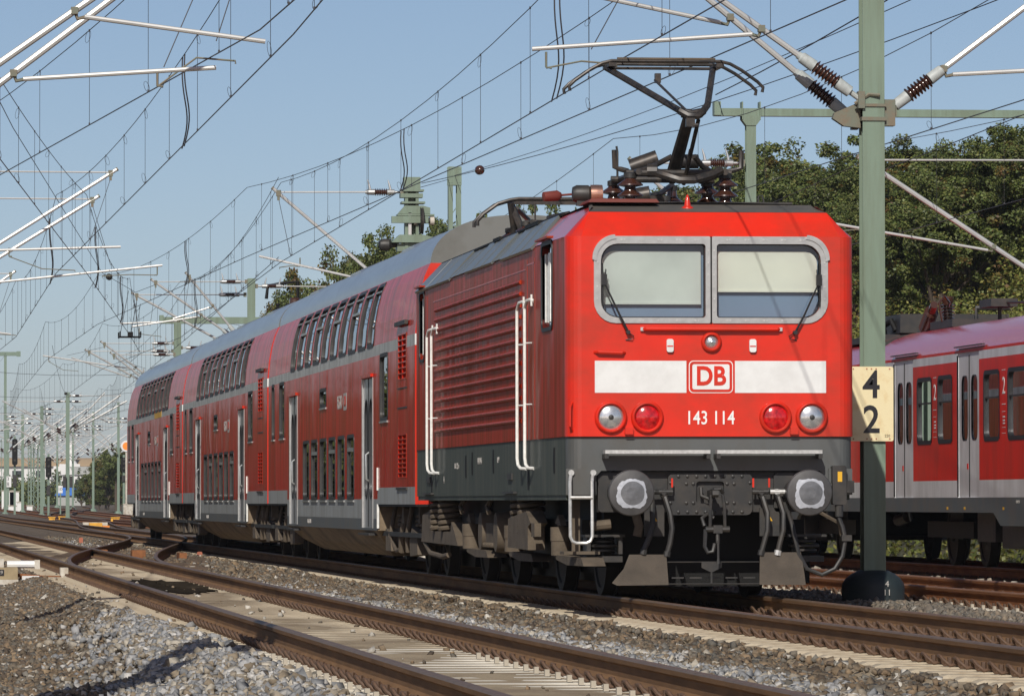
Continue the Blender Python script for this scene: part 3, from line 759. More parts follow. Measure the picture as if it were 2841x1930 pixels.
# --- windscreen
for s in (-1, 1):
    lp = gl_l if s < 0 else gl_r
    out = rrect(-1.177, -.008, 2.735, 3.60, (.22, .015, .015, .22), 6)
    if s > 0: out = [(-u, v) for u, v in reversed(out)]
    m = MB()
    m.ring(out, lp, fr(-.016), fr(-.016)); m.ring(out, out, fr(0.01), fr(-.016)); m.ring(lp, lp, fr(-.016), fr(.02))
    a = [(1.177 + .016 - .24 + .24 * math.cos(R(t_)), 3.60 + .016 - .24 + .24 * math.sin(R(t_))) for t_ in range(-2, 92, 8)]
    b = [(1.177 - .24 + .215 * math.cos(R(t_)), 3.60 - .24 + .215 * math.sin(R(t_))) for t_ in range(-2, 92, 8)]
    po = a + b[::-1]
    if s < 0: po = [(-u, v) for u, v in reversed(po)]
    m.prism(po, lambda u, v, t_: (u, t_, v), -.03, .0)
    w = m.build('windscreen', 'aluminium', loco, angle=30)
    m = MB(); m.panel(lp, [], fr(.035)); m.build('pane', 'glass_cab', w)
    li = [(-.5815 * (1 - .0) * (-1 if s > 0 else 1) + (u + .5815 * (1 if s < 0 else -1)) * .975, 3.1575 + (v - 3.1575) * .97) for u, v in lp]
    m = MB(); m.ring(lp, li, fr(.030), fr(.030)); m.build('seal', 'rubber', w)
    m = MB()
    for i in range(5):
        for zz in (3.565, 2.762):
            x = s * (.16 + i * .185)
            m.cyl((x, -.017, zz), (x, -.022, zz), .011, 8); m.cyl((x + .03, -.017, zz), (x + .03, -.022, zz), .008, 8)
    for i in range(6):
        for xx in (.03, 1.143): m.cyl((s*xx, -.017, 2.86 + i * .12), (s*xx, -.022, 2.86 + i * .12), .009, 8)
    m.build('rivets', 'steel_bar', w)
    m = MB()
    zb = 2.945 if s < 0 else 3.07
    m.panel(rrect(*((-1.085, -.09) if s < 0 else (.07, 1.085)), zb, 3.455, (.0, .0, .02 if s < 0 else .12, .12 if s < 0 else .02), 4), [], fr(.09))
    m.bx(*((-1.085, -.09) if s < 0 else (.07, 1.085)), .08, .10, zb - .02, zb)
    m.build('blind', 'blind_grey' if s < 0 else 'blind_cream', w)
    m = MB(); m.bx(*((-1.10, -.06) if s < 0 else (.06, 1.10)), .13, .15, 2.78, 3.53); m.build('blue_backing', 'backing_blue', w)  # added backing panel, gives the window its blue-grey tone
    # wiper
    px, pz = s * .84, 2.645
    m = MB(); m.tube([(px, -.05, pz), (s * .93, -.07, 2.82), (s * 1.075, -.05, 3.13)], [.013, .011, .009], 6); m.cyl((px, 0, pz), (px, -.07, pz), .022, 8)
    m.box((s * 1.08, -.05, 3.165), (.055, .04, .11))
    m.tube([(s * 1.09, -.035, 2.90), (s * 1.095, -.035, 3.33)], .009, 6); m.tube([(s*1.075, -.04, 3.1), (s*1.06, -.04, 3.27)], .006, 5)
    m.tube([(px, -.02, pz - .0), (px + s * -.06, -.03, pz - .04), (px - s * .04, -.03, pz - .07), (px + s * .02, -.01, pz - .075)], .006, 5)
    m.build('wiper', 'rubber', loco)
m = MB(); m.bx(-.006, .006, -.012, .0, 2.73, 3.60); m.build('window_post_joint', 'black', loco)
# --- front fittings
m = MB(); m.tube([(-.70, -.0, 2.676), (-.66, -.05, 2.676), (.66, -.05, 2.676), (.70, -.0, 2.676)], .019, 8); h = m.build('handrail', 'red_front', loco)
m = MB()
for s in (-1, 1): m.box((s * .695, -.02, 2.676), (.035, .03, .035))
m.build('mounting', 'steel_bar', h)
m = MB(); m.tube([(-1.17, 0, 2.447), (-1.14, -.05, 2.447), (-.90, -.05, 2.44), (-.87, 0, 2.44)], .016, 8); m.build('handrail', 'red_front', loco)
m = MB(); m.tube([(-1.39, .04, 1.95), (-1.42, -.03, 1.90), (-1.42, -.03, 1.71), (-1.39, .04, 1.66)], .014, 8); m.build('handrail', 'red_front', loco)
def lamp(x, z, ro, rl, lensmat, name):
    m = MB(); m.lathe((x, 0.0, z), (0, -1, 0), [(ro, 0), (ro, .025), (ro - .012, .045), (rl + .012, .05), (rl, .04), (rl, .015)], 28); o = m.build(name, 'red_front', loco)
    m = MB(); m.lathe((x, -.012, z), (0, -1, 0), [(rl, 0), (rl * .85, .012), (rl * .5, .026), (rl * .2, .031), (.001, .032)], 28); lo = m.build('lens', lensmat, o)
    m = MB(); m.lathe((x, -.040, z), (0, -1, 0), [(rl * .22, 0), (rl * .2, .006), (rl * .08, .010), (.001, .011)], 14); m.build('bulb_holder', 'dark_grey' if lensmat == 'lens' and rl > .1 else lensmat, o)
for s in (-1, 1):
    lamp(s * 1.01, 1.80, .163, .128, 'lens', 'headlight'); lamp(s * .645, 1.80, .163, .128, 'lens_red', 'tail_light')
    m = MB(); m.bx(s * .79, s * .87, -.05, 0, 1.632, 1.70); m.build('lamp_bracket', 'red_front', loco)
    m = MB(); m.prism(rrect(s * .416 - .034, s * .416 + .034, 2.448, 2.578, .02, 3), lambda u, v, t_: (u, t_, v), -.035, 0); b = m.build('signal_bracket', 'white_paint', loco)
    m = MB(); m.bx(s * .416 - .03, s * .416 + .03, -.0365, -.035, 2.50, 2.513); m.build('red_band', 'red_front', b)
lamp(0, 2.548, .103, .068, 'lens', 'top_light')
for s, a, b in ((-1, -1.168, -.25), (1, .238, 1.157)):
    m = MB(); m.bx(a, b, -.003, .004, 2.044, 2.362); m.build('white_bar', 'white_paint', loco)
m = MB(); m.prism(rrect(-.225, .218, 2.042, 2.364, .045, 5), lambda u, v, t_: (u, t_, v), -.003, .004); lg = m.build('emblem', 'lettering_white', loco)
m = MB(); m.prism(rrect(-.217, .210, 2.050, 2.356, .04, 5), lambda u, v, t_: (u, t_, v), -.005, .0); m.build('emblem_border', 'red_front', lg)
m = MB(); m.prism(rrect(-.190, .183, 2.078, 2.328, .018, 4), lambda u, v, t_: (u, t_, v), -.007, .0); m.build('emblem_field', 'white_paint', lg)
put_text('lettering', text_mesh('DB', .262, 'red_front', sx=.88, offset=.008), (-.004, -.0085, 2.203), FRONT, lg)
put_text('number', text_mesh('143 114', .190, 'lettering_white', sx=.80, offset=.0012), (-.011, -.002, 1.79), FRONT, loco)
# --- apron bar, steps
for a, b in ((-1.09, -.04), (.03, 1.085)):
    m = MB(); m.bx(a, b, -.20, -.04, 1.438, 1.474); sb = m.build('step_bar', 'steel_bar', loco)
    m = MB()
    for xx in (a + .015, b - .015): m.bx(xx - .02, xx + .02, -.19, .03, 1.39, 1.437)
    m.build('bracket', 'dark_grey', sb)
m = MB(); m.bx(-1.46, -1.18, -.02, .02, 1.03, 1.29); st = m.build('step_ladder', 'loco_grey_front', loco)
m = MB()
p = [(-1.41, -.02, 1.25), (-1.43, -.10, 1.16), (-1.43, -.12, .62), (-1.41, -.12, .575), (-1.37, -.12, .555), (-1.27, -.12, .555), (-1.23, -.12, .575), (-1.21, -.12, .62), (-1.21, -.10, 1.16), (-1.19, -.02, 1.25)]
m.tube(p, .017, 8); m.tube([(-1.43, -.12, 1.005), (-1.21, -.12, 1.005)], .017, 8); m.cyl((-1.41, -.02, 1.25), (-1.41, -.05, 1.25), .03, 10); m.cyl((-1.19, -.02, 1.25), (-1.19, -.05, 1.25), .03, 10)
m.build('ladder_rail', 'steel_bar', st)
m = MB(); m.bx(-1.36, -1.28, .3, .36, .45, 1.03); m.bx(-1.46, -1.1, .15, .5, .44, .47); m.build('step_plate', 'bogie_dust', st)
m = MB(); m.bx(1.18, 1.42, .0, .04, 1.03, 1.29); m.build('step_ladder', 'loco_grey_front', loco)
# --- buffer beam
m = MB(); m.bx(-1.13, 1.13, .14, .24, .86, 1.262); bb = m.build('buffer_beam', 'dark_grey', loco)
hk = rrect(-.14, .14, .945, 1.165, .03, 3)
m = MB(); cp = rrect(-.425, .425, .83, 1.245, .06, 4); m.panel(cp, [hk], fr(.085)); m.ring(cp, cp, fr(.085), fr(.139)); m.ring(hk, hk, fr(.085), fr(.139)); m.build('coupling_plate', 'dark_grey', bb)
m = MB()
for i in range(8):
    x = -.32 + i * .0914
    for z in (1.215, .86): m.lathe((x, .085, z), (0, -1, 0), [(.018, 0), (.016, .010), (.004, .016)], 8)
for x, z in ((-.40, 1.15), (-.40, .95), (.40, 1.15), (.40, .95), (-.24, 1.14), (-.24, .95), (.24, 1.14), (.24, .95), (-.17, 1.14), (.17, 1.14), (-.17, .95), (.17, .95)):
    m.lathe((x, .085, z), (0, -1, 0), [(.018, 0), (.016, .010), (.004, .016)], 8)
m.build('rivets', 'dark_grey', bb)
for s in (-1, 1):
    m = MB(); c = (s * .885, .14, 1.05)
    m.prism(rrect(s*.885 - .24, s*.885 + .24, .86, 1.25, .04, 3), lambda u, v, t_: (u, t_, v), .10, .16)
    bf = m.build('buffer', 'dark_grey', loco)
    m = MB(); m.lathe(c, (0, -1, 0), [(.15, 0), (.15, .30), (.135, .32), (.10, .32), (.10, .70)], 24); m.build('sleeve', 'dark_grey', bf)
    m = MB(); m.lathe((s * .885, -.56, 1.05), (0, -1, 0), [(.09, 0), (.215, .02), (.228, .028), (.228, .05), (.218, .062), (.15, .074), (.08, .080), (.001, .082)], 40); m.build('head', 'buffer', bf)
    q = random.Random(11 + s)
    def dome(x, z, e): return (s * .885 + x, -.56 - .082 + (x*x + z*z) * .40 - e, 1.05 + z)
    n = 96; outer = []; ph = [q.uniform(0, 6.28) for _ in range(5)]
    for i in range(n):
        a = 2 * math.pi * i / n
        k = 4.5 if s > 0 else 3.0
        rr_ = .142 / ((abs(math.cos(a)) ** k + abs(math.sin(a)) ** k) ** (1 / k)) * (1 + .030 * math.sin(3 * a + ph[0]) + .022 * math.sin(7 * a + ph[1]) + .018 * math.sin(13 * a + ph[2]) + .012 * math.sin(23 * a + ph[3]))
        outer.append((rr_ * math.cos(a) * (1.0 if s > 0 else 1.04) + .0, rr_ * math.sin(a) - .01))
    mid = [(u * .7, v * .7) for u, v in outer]; inn = [(.118 * math.cos(2*math.pi*i/n) * (1 + .02 * math.sin(5 * 2*math.pi*i/n + ph[4])) + .010, .118 * math.sin(2*math.pi*i/n) - .004) for i in range(n)]
    m = MB(); m.ring(outer, inn, lambda u, v: dome(u, v, .003), lambda u, v: dome(u, v, .0035)); m.build('grease_patch', 'grease', bf)
    m = MB(); mm = [(u * .5, v * .5) for u, v in inn]; m.ring(inn, mm, lambda u, v: dome(u, v, .003), lambda u, v: dome(u, v, .004)); m.panel(mm, [], lambda u, v: dome(u, v, .004)); m.build('grease_core', 'grease_core', bf)
# hook and screw coupling
m = MB(); m.prism([(.10, 1.02), (-.10, 1.03), (-.20, 1.04), (-.27, 1.02), (-.29, .98), (-.26, .955), (-.20, .965), (-.21, 1.0), (-.17, 1.0), (-.12, .96), (.10, .95)], lambda u, v, t_: (t_, u, v + .05), -.03, .03); m.tube([(-.1, .06, 1.1), (-.1, .03, 1.02), (0, .02, .98)], .02, 6); hkk = m.build('coupling_hook', 'dark_grey', loco)
m = MB()
for s in (-1, 1): m.tube([(s * .055 + .03, -.17, 1.03), (s * .07 + .03, -.20, .9), (s * .075 + .03, -.20, .70)], .017, 7)
m.tube([(-.03, -.17, 1.05), (.0, -.20, 1.09), (.06, -.20, 1.09), (.09, -.17, 1.05)], .02, 7); m.cyl((-.09, -.2, .69), (.15, -.2, .69), .03, 10); m.box((.03, -.2, .69), (.09, .07, .08))
m.tube([(-.09, -.2, .69), (-.10, -.21, .52), (-.07, -.22, .46), (-.02, -.22, .47), (0, -.22, .55)], .021, 7); m.tube([(-.10, -.2, .72), (-.12, -.16, .80), (-.06, -.14, .84), (0, -.15, .80)], .02, 7)
m.cyl((.03, -.2, .66), (.03, -.22, .55), .02, 8); m.tube([(.03, -.24, .58), (.03, -.25, .40), (.03, -.25, .35)], [.012, .013, .02], 8)
m.build('screw_link', 'dark_grey', hkk)
# air hoses
for xx, pts in ((-.48, [(-.48, .06, 1.03), (-.47, -.05, 1.0), (-.43, -.09, .85), (-.41, -.10, .7), (-.43, -.1, .56), (-.455, -.1, .47)]), (-.62, [(-.60, .06, 1.03), (-.60, -.04, .95), (-.60, -.07, .75), (-.64, -.09, .60), (-.69, -.1, .49)]),
                (.50, [(.50, .06, 1.03), (.51, -.05, 1.0), (.55, -.09, .85), (.545, -.1, .68), (.51, -.1, .55), (.49, -.1, .48)]), (.66, [(.66, .06, 1.05), (.67, -.05, 1.0), (.71, -.09, .85), (.705, -.1, .68), (.67, -.1, .55), (.655, -.1, .48)])):
    m = MB(); m.tube(pts, .028, 8); hs = m.build('air_hose', 'dark_grey', loco)
    m = MB(); e = pts[-1]; m.cyl(e, (e[0] - .01, e[1], e[2] - .05), .036, 8); m.cyl((xx - .09, .0, 1.06), (xx + .09, .0, 1.06), .024, 8); m.cyl((xx, .1, 1.06), (xx, -.02, 1.06), .03, 8); m.build('coupling_head', 'steel_bar' if xx == .66 else 'dark_grey', hs)
    m = MB(); m.box((xx + (-.08 if xx < -.55 else .08 if xx < 0 else -.085), -.03, 1.15), (.018, .012, .09)); m.build('tap_handle', 'red_front', hs)
m = MB(); m.prism(rrect(1.205, 1.345, .93, 1.32, .02, 3), lambda u, v, t_: (u, t_, v), -.10, .03); cb = m.build('cable_socket', 'dark_grey', loco)
m = MB(); m.bx(1.255, 1.30, -.103, -.10, 1.16, 1.26); m.build('label', 'warning_yellow', cb)
m = MB(); m.tube([(1.275, -.05, .95), (1.275, -.06, .80), (1.31, -.08, .7), (1.33, -.1, .58), (1.30, -.11, .42), (1.22, -.12, .295), (1.09, -.12, .236), (.94, -.11, .295), (.86, -.1, .44), (.825, -.09, .60), (.80, -.06, .74), (.78, .05, .86)], .022, 8); m.cyl((1.275, -.05, .93), (1.275, -.06, .81), .042, 10); m.box((1.34, -.1, .60), (.1, .08, .06)); m.build('cable', 'dark_grey', cb)
m = MB(); m.bx(1.345, 1.43, -.06, .05, 1.05, 1.17); m.tube([(1.2, -.04, 1.12), (1.15, -.04, 1.12)], .03, 8); m.build('connector', 'dark_grey', cb)
for x_ in (-.56, .60):
    m = MB(); m.bx(x_ - .10, x_ + .10, .10, .13, .62, .90); wp = m.build('tap_plate', 'dark_grey', loco)
    m = MB(); m.prism([(x_ - .03, .77), (x_ + .03, .77), (x_, .82)], lambda u, v, t_: (u, t_, v), .095, .0995); m.build('warning_triangle', 'warning_yellow', wp)
# plough plates and rods
for s in (-1, 1):
    m = MB(); poly = [(s * .455, .14), (s * .92, .135), (s * .91, .25), (s * .88, .46), (s * .47, .46)] if s > 0 else [(-.455, .14), (-.97, .135), (-1.02, .16), (-.90, .30), (-.84, .44), (-.47, .44)]
    m.prism(poly, lambda u, v, t_: (u, t_ - (.5 - v) * .18, v), -.10, -.085); m.build('plough_plate', 'plough', loco)
m = MB()
for z, r_ in ((.365, .006), (.148, .006)): m.tube([(-.46, -.12, z), (.46, -.12, z)], r_, 5)
m.prism([(-.12, .37), (.08, .37), (.08, .31), (-.02, .26), (-.12, .31)], lambda u, v, t_: (u, t_, v), -.13, -.12); m.bx(-.03, -.012, -.13, -.12, .15, .26)
for i in range(5): m.bx(-.4 + i * .18, -.28 + i * .18, .0, .01, .20, .215)
m.build('guard_rods', 'dark_grey', loco)
# --- bogies
def wheel_mesh(r=.625):
    m = MB(); m.lathe((0, 0, 0), (1, 0, 0), [(.06, -.09), (.10, -.09), (.12, -.05), (r - .09, -.045), (r - .075, -.065), (r, -.068), (r + .002, .055), (r + .03, .058), (r + .03, .078), (r - .08, .08), (r - .10, .03), (.12, .04), (.10, .08), (.06, .08)], 32)
    return m.mesh('wheel', 'wheel_shade', 25)
wm = wheel_mesh()
def coil(m, x, y, z0, z1, r, t, turns, n=12):
    m.tube([(x + r * math.cos(2*math.pi*i/n), y + r * math.sin(2*math.pi*i/n), z0 + (z1 - z0) * i / (n * turns)) for i in range(n * turns + 1)], t, 6)
for bi, yc in enumerate((3.95, 11.6)):
    bg_ = MB()
    for s in (-1, 1):
        bg_.bx(s * 1.02, s * 1.14, yc - 2.7, yc + 2.7, .52, .78)
    bo = bg_.build('bogie', 'wheel_shade', loco)
    m = MB(); m.bx(-1.0, 1.0, yc - .4, yc + .4, .30, .98); m.bx(-.62, .62, yc - 2.6, yc + 2.6, .20, .95); m.bx(-1.0, 1.0, yc - 2.75, yc - 2.6, .30, 1.0); m.build('drive_and_shade_block', 'black', bo)  # drive unit, plus black mass added for the darkness under the loco
    for ya in (yc - 1.65, yc + 1.65):
        for s in (-1, 1):
            w = link('wheel', wm, bo, (s * .755, ya, .625)); w.rotation_euler = (0, 0, 0 if s < 0 else math.pi)
        m = MB(); m.cyl((-1.1, ya, .625), (1.1, ya, .625), .085, 12); m.box((-1.12, ya, .61), (.2, .36, .30)); m.box((1.12, ya, .61), (.2, .36, .30)); m.build('axle', 'wheel_shade', bo)
m = MB(); m.bx(-.95, .95, 1.0, 15.0, .36, 1.0); m.bx(-.55, .62, .9, 15.0, .11, .36); m.bx(1.0, 1.12, .8, 15.2, .14, .5); m.build('underfloor_light_block', 'black', loco)  # black boxes added to block light passing under the loco
# springs, boxes, dampers and other fittings on the side facing the camera
B = loco
for y0 in (13.05, 14.05, 4.55, 5.25):
    m = MB(); coil(m, -1.27, y0, .60, 1.02, .13, .028, 6); m.build('coil_spring', 'bogie_dust', B)
m = MB(); m.prism([(15.75, .46), (11.3, .44), (11.75, .62), (12.05, .72), (12.15, .60), (14.5, .60), (14.6, .85), (15.6, .80)], lambda u, v, t_: (t_, u, v), -1.36, -1.20); m.build('spring_box', 'bogie_dust', B)
m = MB(); m.prism([(5.5, .47), (3.6, .455), (3.6, .70), (3.35, .74), (3.75, .865), (5.45, .78)], lambda u, v, t_: (t_, u, v), -1.42, -1.24); m.bx(-1.42, -1.35, 3.0, 3.3, .6, .74); m.build('spring_box', 'bogie_dust', B)
for y0 in (10.5, 6.1, 1.85):
    m = MB(); m.cyl((-1.28, y0, .415), (-1.28, y0, .56), .105, 16); m.cyl((-1.28, y0, .562), (-1.28, y0, .705), .112, 16); m.cyl((-1.28, y0, .70), (-1.28, y0, .80), .04, 10)
    m.prism([(y0 + .2, .74), (y0 - .3, .72), (y0 - .05, .83)], lambda u, v, t_: (t_, u, v), -1.32, -1.26); da = m.build('damper', 'bogie_dust', B)
    m = MB(); m.prism([(y0 + .18, .42), (y0 - 2.1, .41), (y0 - 2.3, .33), (y0 - 1.0, .325), (y0 - .1, .37)], lambda u, v, t_: (t_, u, v), -1.34, -1.12); m.build('damper_foot', 'bogie_dust', da)
m = MB()
for y0, r_ in ((7.6, .22), (9.2, .22)): m.lathe((-1.2, y0, .62), (1, 0, 0), [(r_, -.12), (r_ + .02, 0), (r_, .2)], 18)
m.bx(-1.28, -1.1, 7.7, 9.1, .44, .72); m.build('traction_gear', 'bogie_dust', B)
m = MB()
for i in range(9): m.cyl((-1.29, 7.75 + i * .16, .47), (-1.31, 7.75 + i * .16, .47), .03, 8)
m.build('bolt_row', 'bogie_dust', B)
m = MB(); m.tube([(-1.3, 15.7, .62), (-1.32, 15.6, .45), (-1.32, 14.9, .32), (-1.3, 13.6, .29), (-1.3, 12.9, .32)], .035, 8); m.build('brake_hose', 'bogie_dust', B)
m = MB()
for z, r_ in ((.455, .13), (.50, .155), (.545, .12)): m.lathe((-1.02, .55, z), (0, 0, 1), [(r_ - .02, 0), (r_, .012), (r_, .03), (r_ - .02, .042)], 18)
m.bx(-1.22, -.82, .35, .75, .61, .635); m.bx(-1.2, -1.16, .4, .7, .44, .61); m.bx(-.88, -.84, .4, .7, .44, .61); m.bx(-1.2, -.84, .4, .7, .36, .42); m.build('axle_spring', 'dark_grey', B)
m = MB()
for z, r_ in ((.455, .13), (.50, .155), (.545, .12)): m.lathe((1.02, .55, z), (0, 0, 1), [(r_ - .02, 0), (r_, .012), (r_, .03), (r_ - .02, .042)], 18)
m.bx(.82, 1.22, .35, .75, .61, .635); m.bx(.84, 1.2, .4, .7, .36, .42); m.build('axle_spring', 'dark_grey', B)
m = MB(); m.tube([(-1.2, .1, .72), (-1.0, .1, .74)], .05, 8); m.tube([(-.75, .1, .85), (-.72, .05, .72), (-.74, .05, .62)], .045, 8); m.tube([(1.1, .1, .86), (1.3, .1, .75), (1.33, .1, .62)], .02, 6); m.build('pipework', 'bogie_dust', B)
m = MB()
for y0 in (8.0, 10.9): m.tube([(-1.3, y0, 1.03), (-1.36, y0 + .1, .9), (-1.36, y0 - .1, .84)], .03, 6)
m.build('bracket', 'bogie_dust', B)
# --- grab rails beside the doors
for y0 in (3.05, 3.75, 12.9, 13.45):
    m = MB(); m.tube([(-HW, y0 - .26, 3.05), (-1.475, y0 - .22, 3.07), (-1.505, y0 - .10, 3.06), (-1.515, y0, 2.98), (-1.515, y0, 1.42), (-1.51, y0 - .04, 1.35), (-1.49, y0 - .12, 1.315), (-HW + .01, y0 - .2, 1.31)], .0175, 8)
    m.tube([(-1.47, y0 - .24, 3.00), (-1.47, y0 - .24, 3.12)], .012, 6); m.tube([(-HW, y0 - .1, 2.62), (-1.51, y0, 2.62)], .008, 6); m.tube([(-HW, y0 - .1, 1.98), (-1.51, y0, 1.98)], .008, 6)
    m.build('grab_rail_or_glint', 'handrail_white', loco)
# --- pantograph
pg = MB()
for y0 in (2.25, 3.45): pg.tube([(-.55, y0, 4.36), (.55, y0, 4.36)], .035, 8)
for s in (-1, 1): pg.tube([(s * .45, 2.0, 4.36), (s * .45, 3.7, 4.36)], .035, 8)
pg.tube([(-.30, 2.0, 4.36), (-.2, 1.9, 4.32), (-.05, 1.85, 4.27), (.1, 1.85, 4.27), (.28, 1.9, 4.32), (.4, 2.0, 4.38)], .045, 8); pg.cyl((-.36, 2.0, 4.37), (-.26, 1.98, 4.37), .07, 10)
panto = pg.build('pantograph', 'panto', loco)
m = MB(); m.tube([(0, 2.75, 4.34), (0, 1.45, 4.92)], [.075, .06], 10); m.tube([(.06, 2.3, 4.25), (.10, 1.52, 4.86)], .022, 8); m.build('lower_arm', 'panto', panto)
m = MB(); m.tube([(-.08, 1.45, 4.93), (.02, 1.42, 4.91), (.12, 1.45, 4.93)], .05, 8)
kn = [(-.10, 1.45, 4.95), (-.60, 3.38, 5.53)], [(.14, 1.45, 4.95), (.20, 1.55, 5.02), (.53, 3.38, 5.53)]
for k_ in kn: m.tube(list(k_), .036, 8)
m.tube([(-.10, 1.45, 4.95), (-.02, 1.40, 4.90), (.08, 1.40, 4.90), (.14, 1.45, 4.95)], .042, 8)
m.tube([(-.03, 1.55, 4.97), (-.10, 3.3, 5.40)], .014, 6); m.box((-.07, 3.3, 5.42), (.06, .08, .10)); m.box((0, 1.42, 4.83), (.09, .09, .09)); m.tube([(0.0, 1.4, 4.8), (.08, 1.38, 4.8)], .02, 6); m.build('upper_arm', 'panto', panto)
m = MB()
for y0 in (3.15, 3.62): m.tube([(-1.02, y0, 5.27), (-1.03, y0, 5.32), (-.97, y0, 5.38), (-.80, y0, 5.50), (-.68, y0, 5.565), (-.58, y0, 5.59), (.58, y0, 5.59), (.68, y0, 5.565), (.80, y0, 5.50), (.97, y0, 5.38), (1.03, y0, 5.32), (1.02, y0, 5.27)], .018, 8)
for s in (-1, 1): m.bx(s * .53, s * .61, 3.12, 3.65, 5.53, 5.57)
m.tube([(-.58, 3.38, 5.53), (.55, 3.38, 5.53)], .018, 6); m.build('collector_head', 'panto', panto)
m = MB()
for y0 in (3.15, 3.62): m.bx(-.52, .52, y0 - .02, y0 + .02, 5.605, 5.625)
m.build('carbon_strip', 'bogie_dust', panto)
m = MB(); m.cyl((-.40, 3.0, 4.46), (-.12, 2.95, 4.56), .085, 14); m.cyl((.1, 2.9, 4.52), (.3, 2.9, 4.52), .075, 14); m.tube([(-.45, 2.7, 4.38), (-.28, 2.5, 4.42), (-.05, 2.4, 4.54)], .03, 8); m.tube([(.45, 2.7, 4.38), (.3, 2.6, 4.45), (.2, 2.5, 4.55)], .03, 8); m.bx(-.35, .4, 2.9, 3.0, 4.38, 4.44); m.build('spring_drive', 'panto', panto)
for s in (-1, 1):
    m = MB(); m.tube([(s * .52, 2.3, 4.38), (s * .60, 2.3, 4.40), (s * .66, 2.3, 4.42), (s * .665, 2.3, 4.60)], .028, 8); m.build('rest_bracket', 'panto', panto)
m = MB(); m.tube([(-.46, 3.6, 4.36), (-.46, 3.6, 4.66), (-.47, 3.6, 4.72)], .012, 6); m.tube([(.27, 3.4, 4.36), (.27, 3.4, 4.6), (.29, 3.4, 4.68)], .014, 6); m.build('latch_rod', 'panto', panto)
def pin_insulator(x, y, z0, h, r, parent, n=3):
    prof = [(r * .55, 0)]
    for i in range(n):
        b = h * (i + .15) / n
        prof += [(r * .42, b), (r, b + h * .05), (r * .98, b + h * .09), (r * .5, b + h * .22)]
    prof += [(r * .42, h * .99), (r * .42, h)]
    m = MB(); m.lathe((x, y, z0), (0, 0, 1), prof, 18); o = m.build('insulator', 'insulator', parent)
    m = MB(); m.lathe((x, y, z0 + h), (0, 0, 1), [(r * .5, 0), (r * .5, .05), (r * .3, .06)], 14); m.build('cap', 'dark_grey', o)
for x, y in ((-.52, 2.15), (.47, 2.15), (-.5, 3.6), (.5, 3.6)): pin_insulator(x, y, 3.97, .33, .135, panto)
for x, y, h in ((-.05, 4.6, .20), (.2, 4.7, .22), (.35, 5.2, .36), (.15, 5.6, .30), (-.25, 5.5, .2)): pin_insulator(x, y, 3.98, h, .12, loco, 2)
m = MB(); m.bx(-.35, .1, 4.0, 4.4, 3.98, 4.22); m.tube([(-.1, 4.4, 4.22), (.15, 4.7, 4.28), (.35, 5.2, 4.40)], .03, 6); m.cyl((-.3, 4.1, 4.2), (-.05, 4.05, 4.24), .09, 12); m.tube([(.1, 4.5, 4.1), (.16, 4.45, 4.03), (.2, 4.4, 4.08)], .03, 6); m.build('main_switch', 'panto', loco)
# second pantograph, folded, at the rear
pr = MB()
for y0 in (11.6, 13.3): pr.tube([(-.5, y0, 4.30), (.5, y0, 4.30)], .035, 8)
for s in (-1, 1): pr.tube([(s * .45, 11.4, 4.30), (s * .45, 13.6, 4.30)], .035, 8)
p2 = pr.build('pantograph', 'panto', loco)
m = MB(); m.tube([(0, 12.9, 4.32), (0, 14.6, 4.42)], .06, 8); m.tube([(-.1, 14.6, 4.46), (-.5, 12.6, 4.52)], .03, 8); m.tube([(.1, 14.6, 4.46), (.5, 12.6, 4.52)], .03, 8); m.build('folded_arm', 'panto', p2)
m = MB()
for y0 in (12.4, 12.8): m.tube([(-1.0, y0, 4.30), (-1.0, y0, 4.36), (-.93, y0, 4.44), (-.75, y0, 4.57), (-.6, y0, 4.615), (-.5, y0, 4.63), (.5, y0, 4.63), (.6, y0, 4.615), (.75, y0, 4.57), (.93, y0, 4.44), (1.0, y0, 4.36)], .022, 8)
m.bx(-.56, .56, 12.4, 12.45, 4.56, 4.60); m.build('collector_head', 'panto', p2)
m = MB(); m.tube([(-.6, 12.4, 4.58), (-.55, 12.5, 4.3), (-.52, 12.6, 4.05)], .04, 8); m.tube([(-.58, 12.5, 4.56), (-.40, 12.2, 4.05)], .045, 8); m.tube([(-.3, 12.4, 4.58), (-.3, 12.4, 4.2)], .012, 5); m.cyl((-.35, 10.6, 4.25), (-.1, 10.5, 4.30), .09, 12); m.build('support', 'panto', p2)
for x, y in ((-.5, 11.6), (.5, 11.6), (-.5, 13.3), (.5, 13.3)): pin_insulator(x, y, 3.96, .30, .13, p2)
# ---------------------------------------------------------------- double-deck coaches
PROF = [(1.39, .57), (1.39, 3.0), (1.385, 3.13), (1.362, 3.40), (1.32, 3.65), (1.265, 3.85), (1.215, 3.96), (1.188, 4.01)] + [(1.188 * math.cos(R(a)) ** .82, 4.01 + .62 * math.sin(R(a)) ** 1.0) for a in range(6, 90, 6)] + [(0, 4.63)]
def px_at(z):
    for (x0, z0), (x1, z1) in zip(PROF, PROF[1:]):
        if z0 <= z <= z1: return x0 + (x1 - x0) * (z - z0) / (z1 - z0)
    return PROF[0][0]
LOW = [(9.25, 10.35), (10.89, 12.01), (12.53, 13.66), (14.14, 15.35), (15.89, 17.04), (17.56, 18.72)]
UPP = [(6.15, 7.09)] + [(7.42 + 1.64 * k, 8.62 + 1.64 * k) for k in range(8)] + [(20.55, 21.5)]
FLAT = [(a, b, 1.02, 1.90) for a, b in LOW] + [(3.95, 5.05, 2.09, 2.94), (22.9, 23.95, 2.06, 2.94), (25.2, 25.75, 2.06, 2.94), (14.2, 15.35, 2.434, 2.665)]
DOORS = [(6.23, 7.83), (20.03, 21.63)]
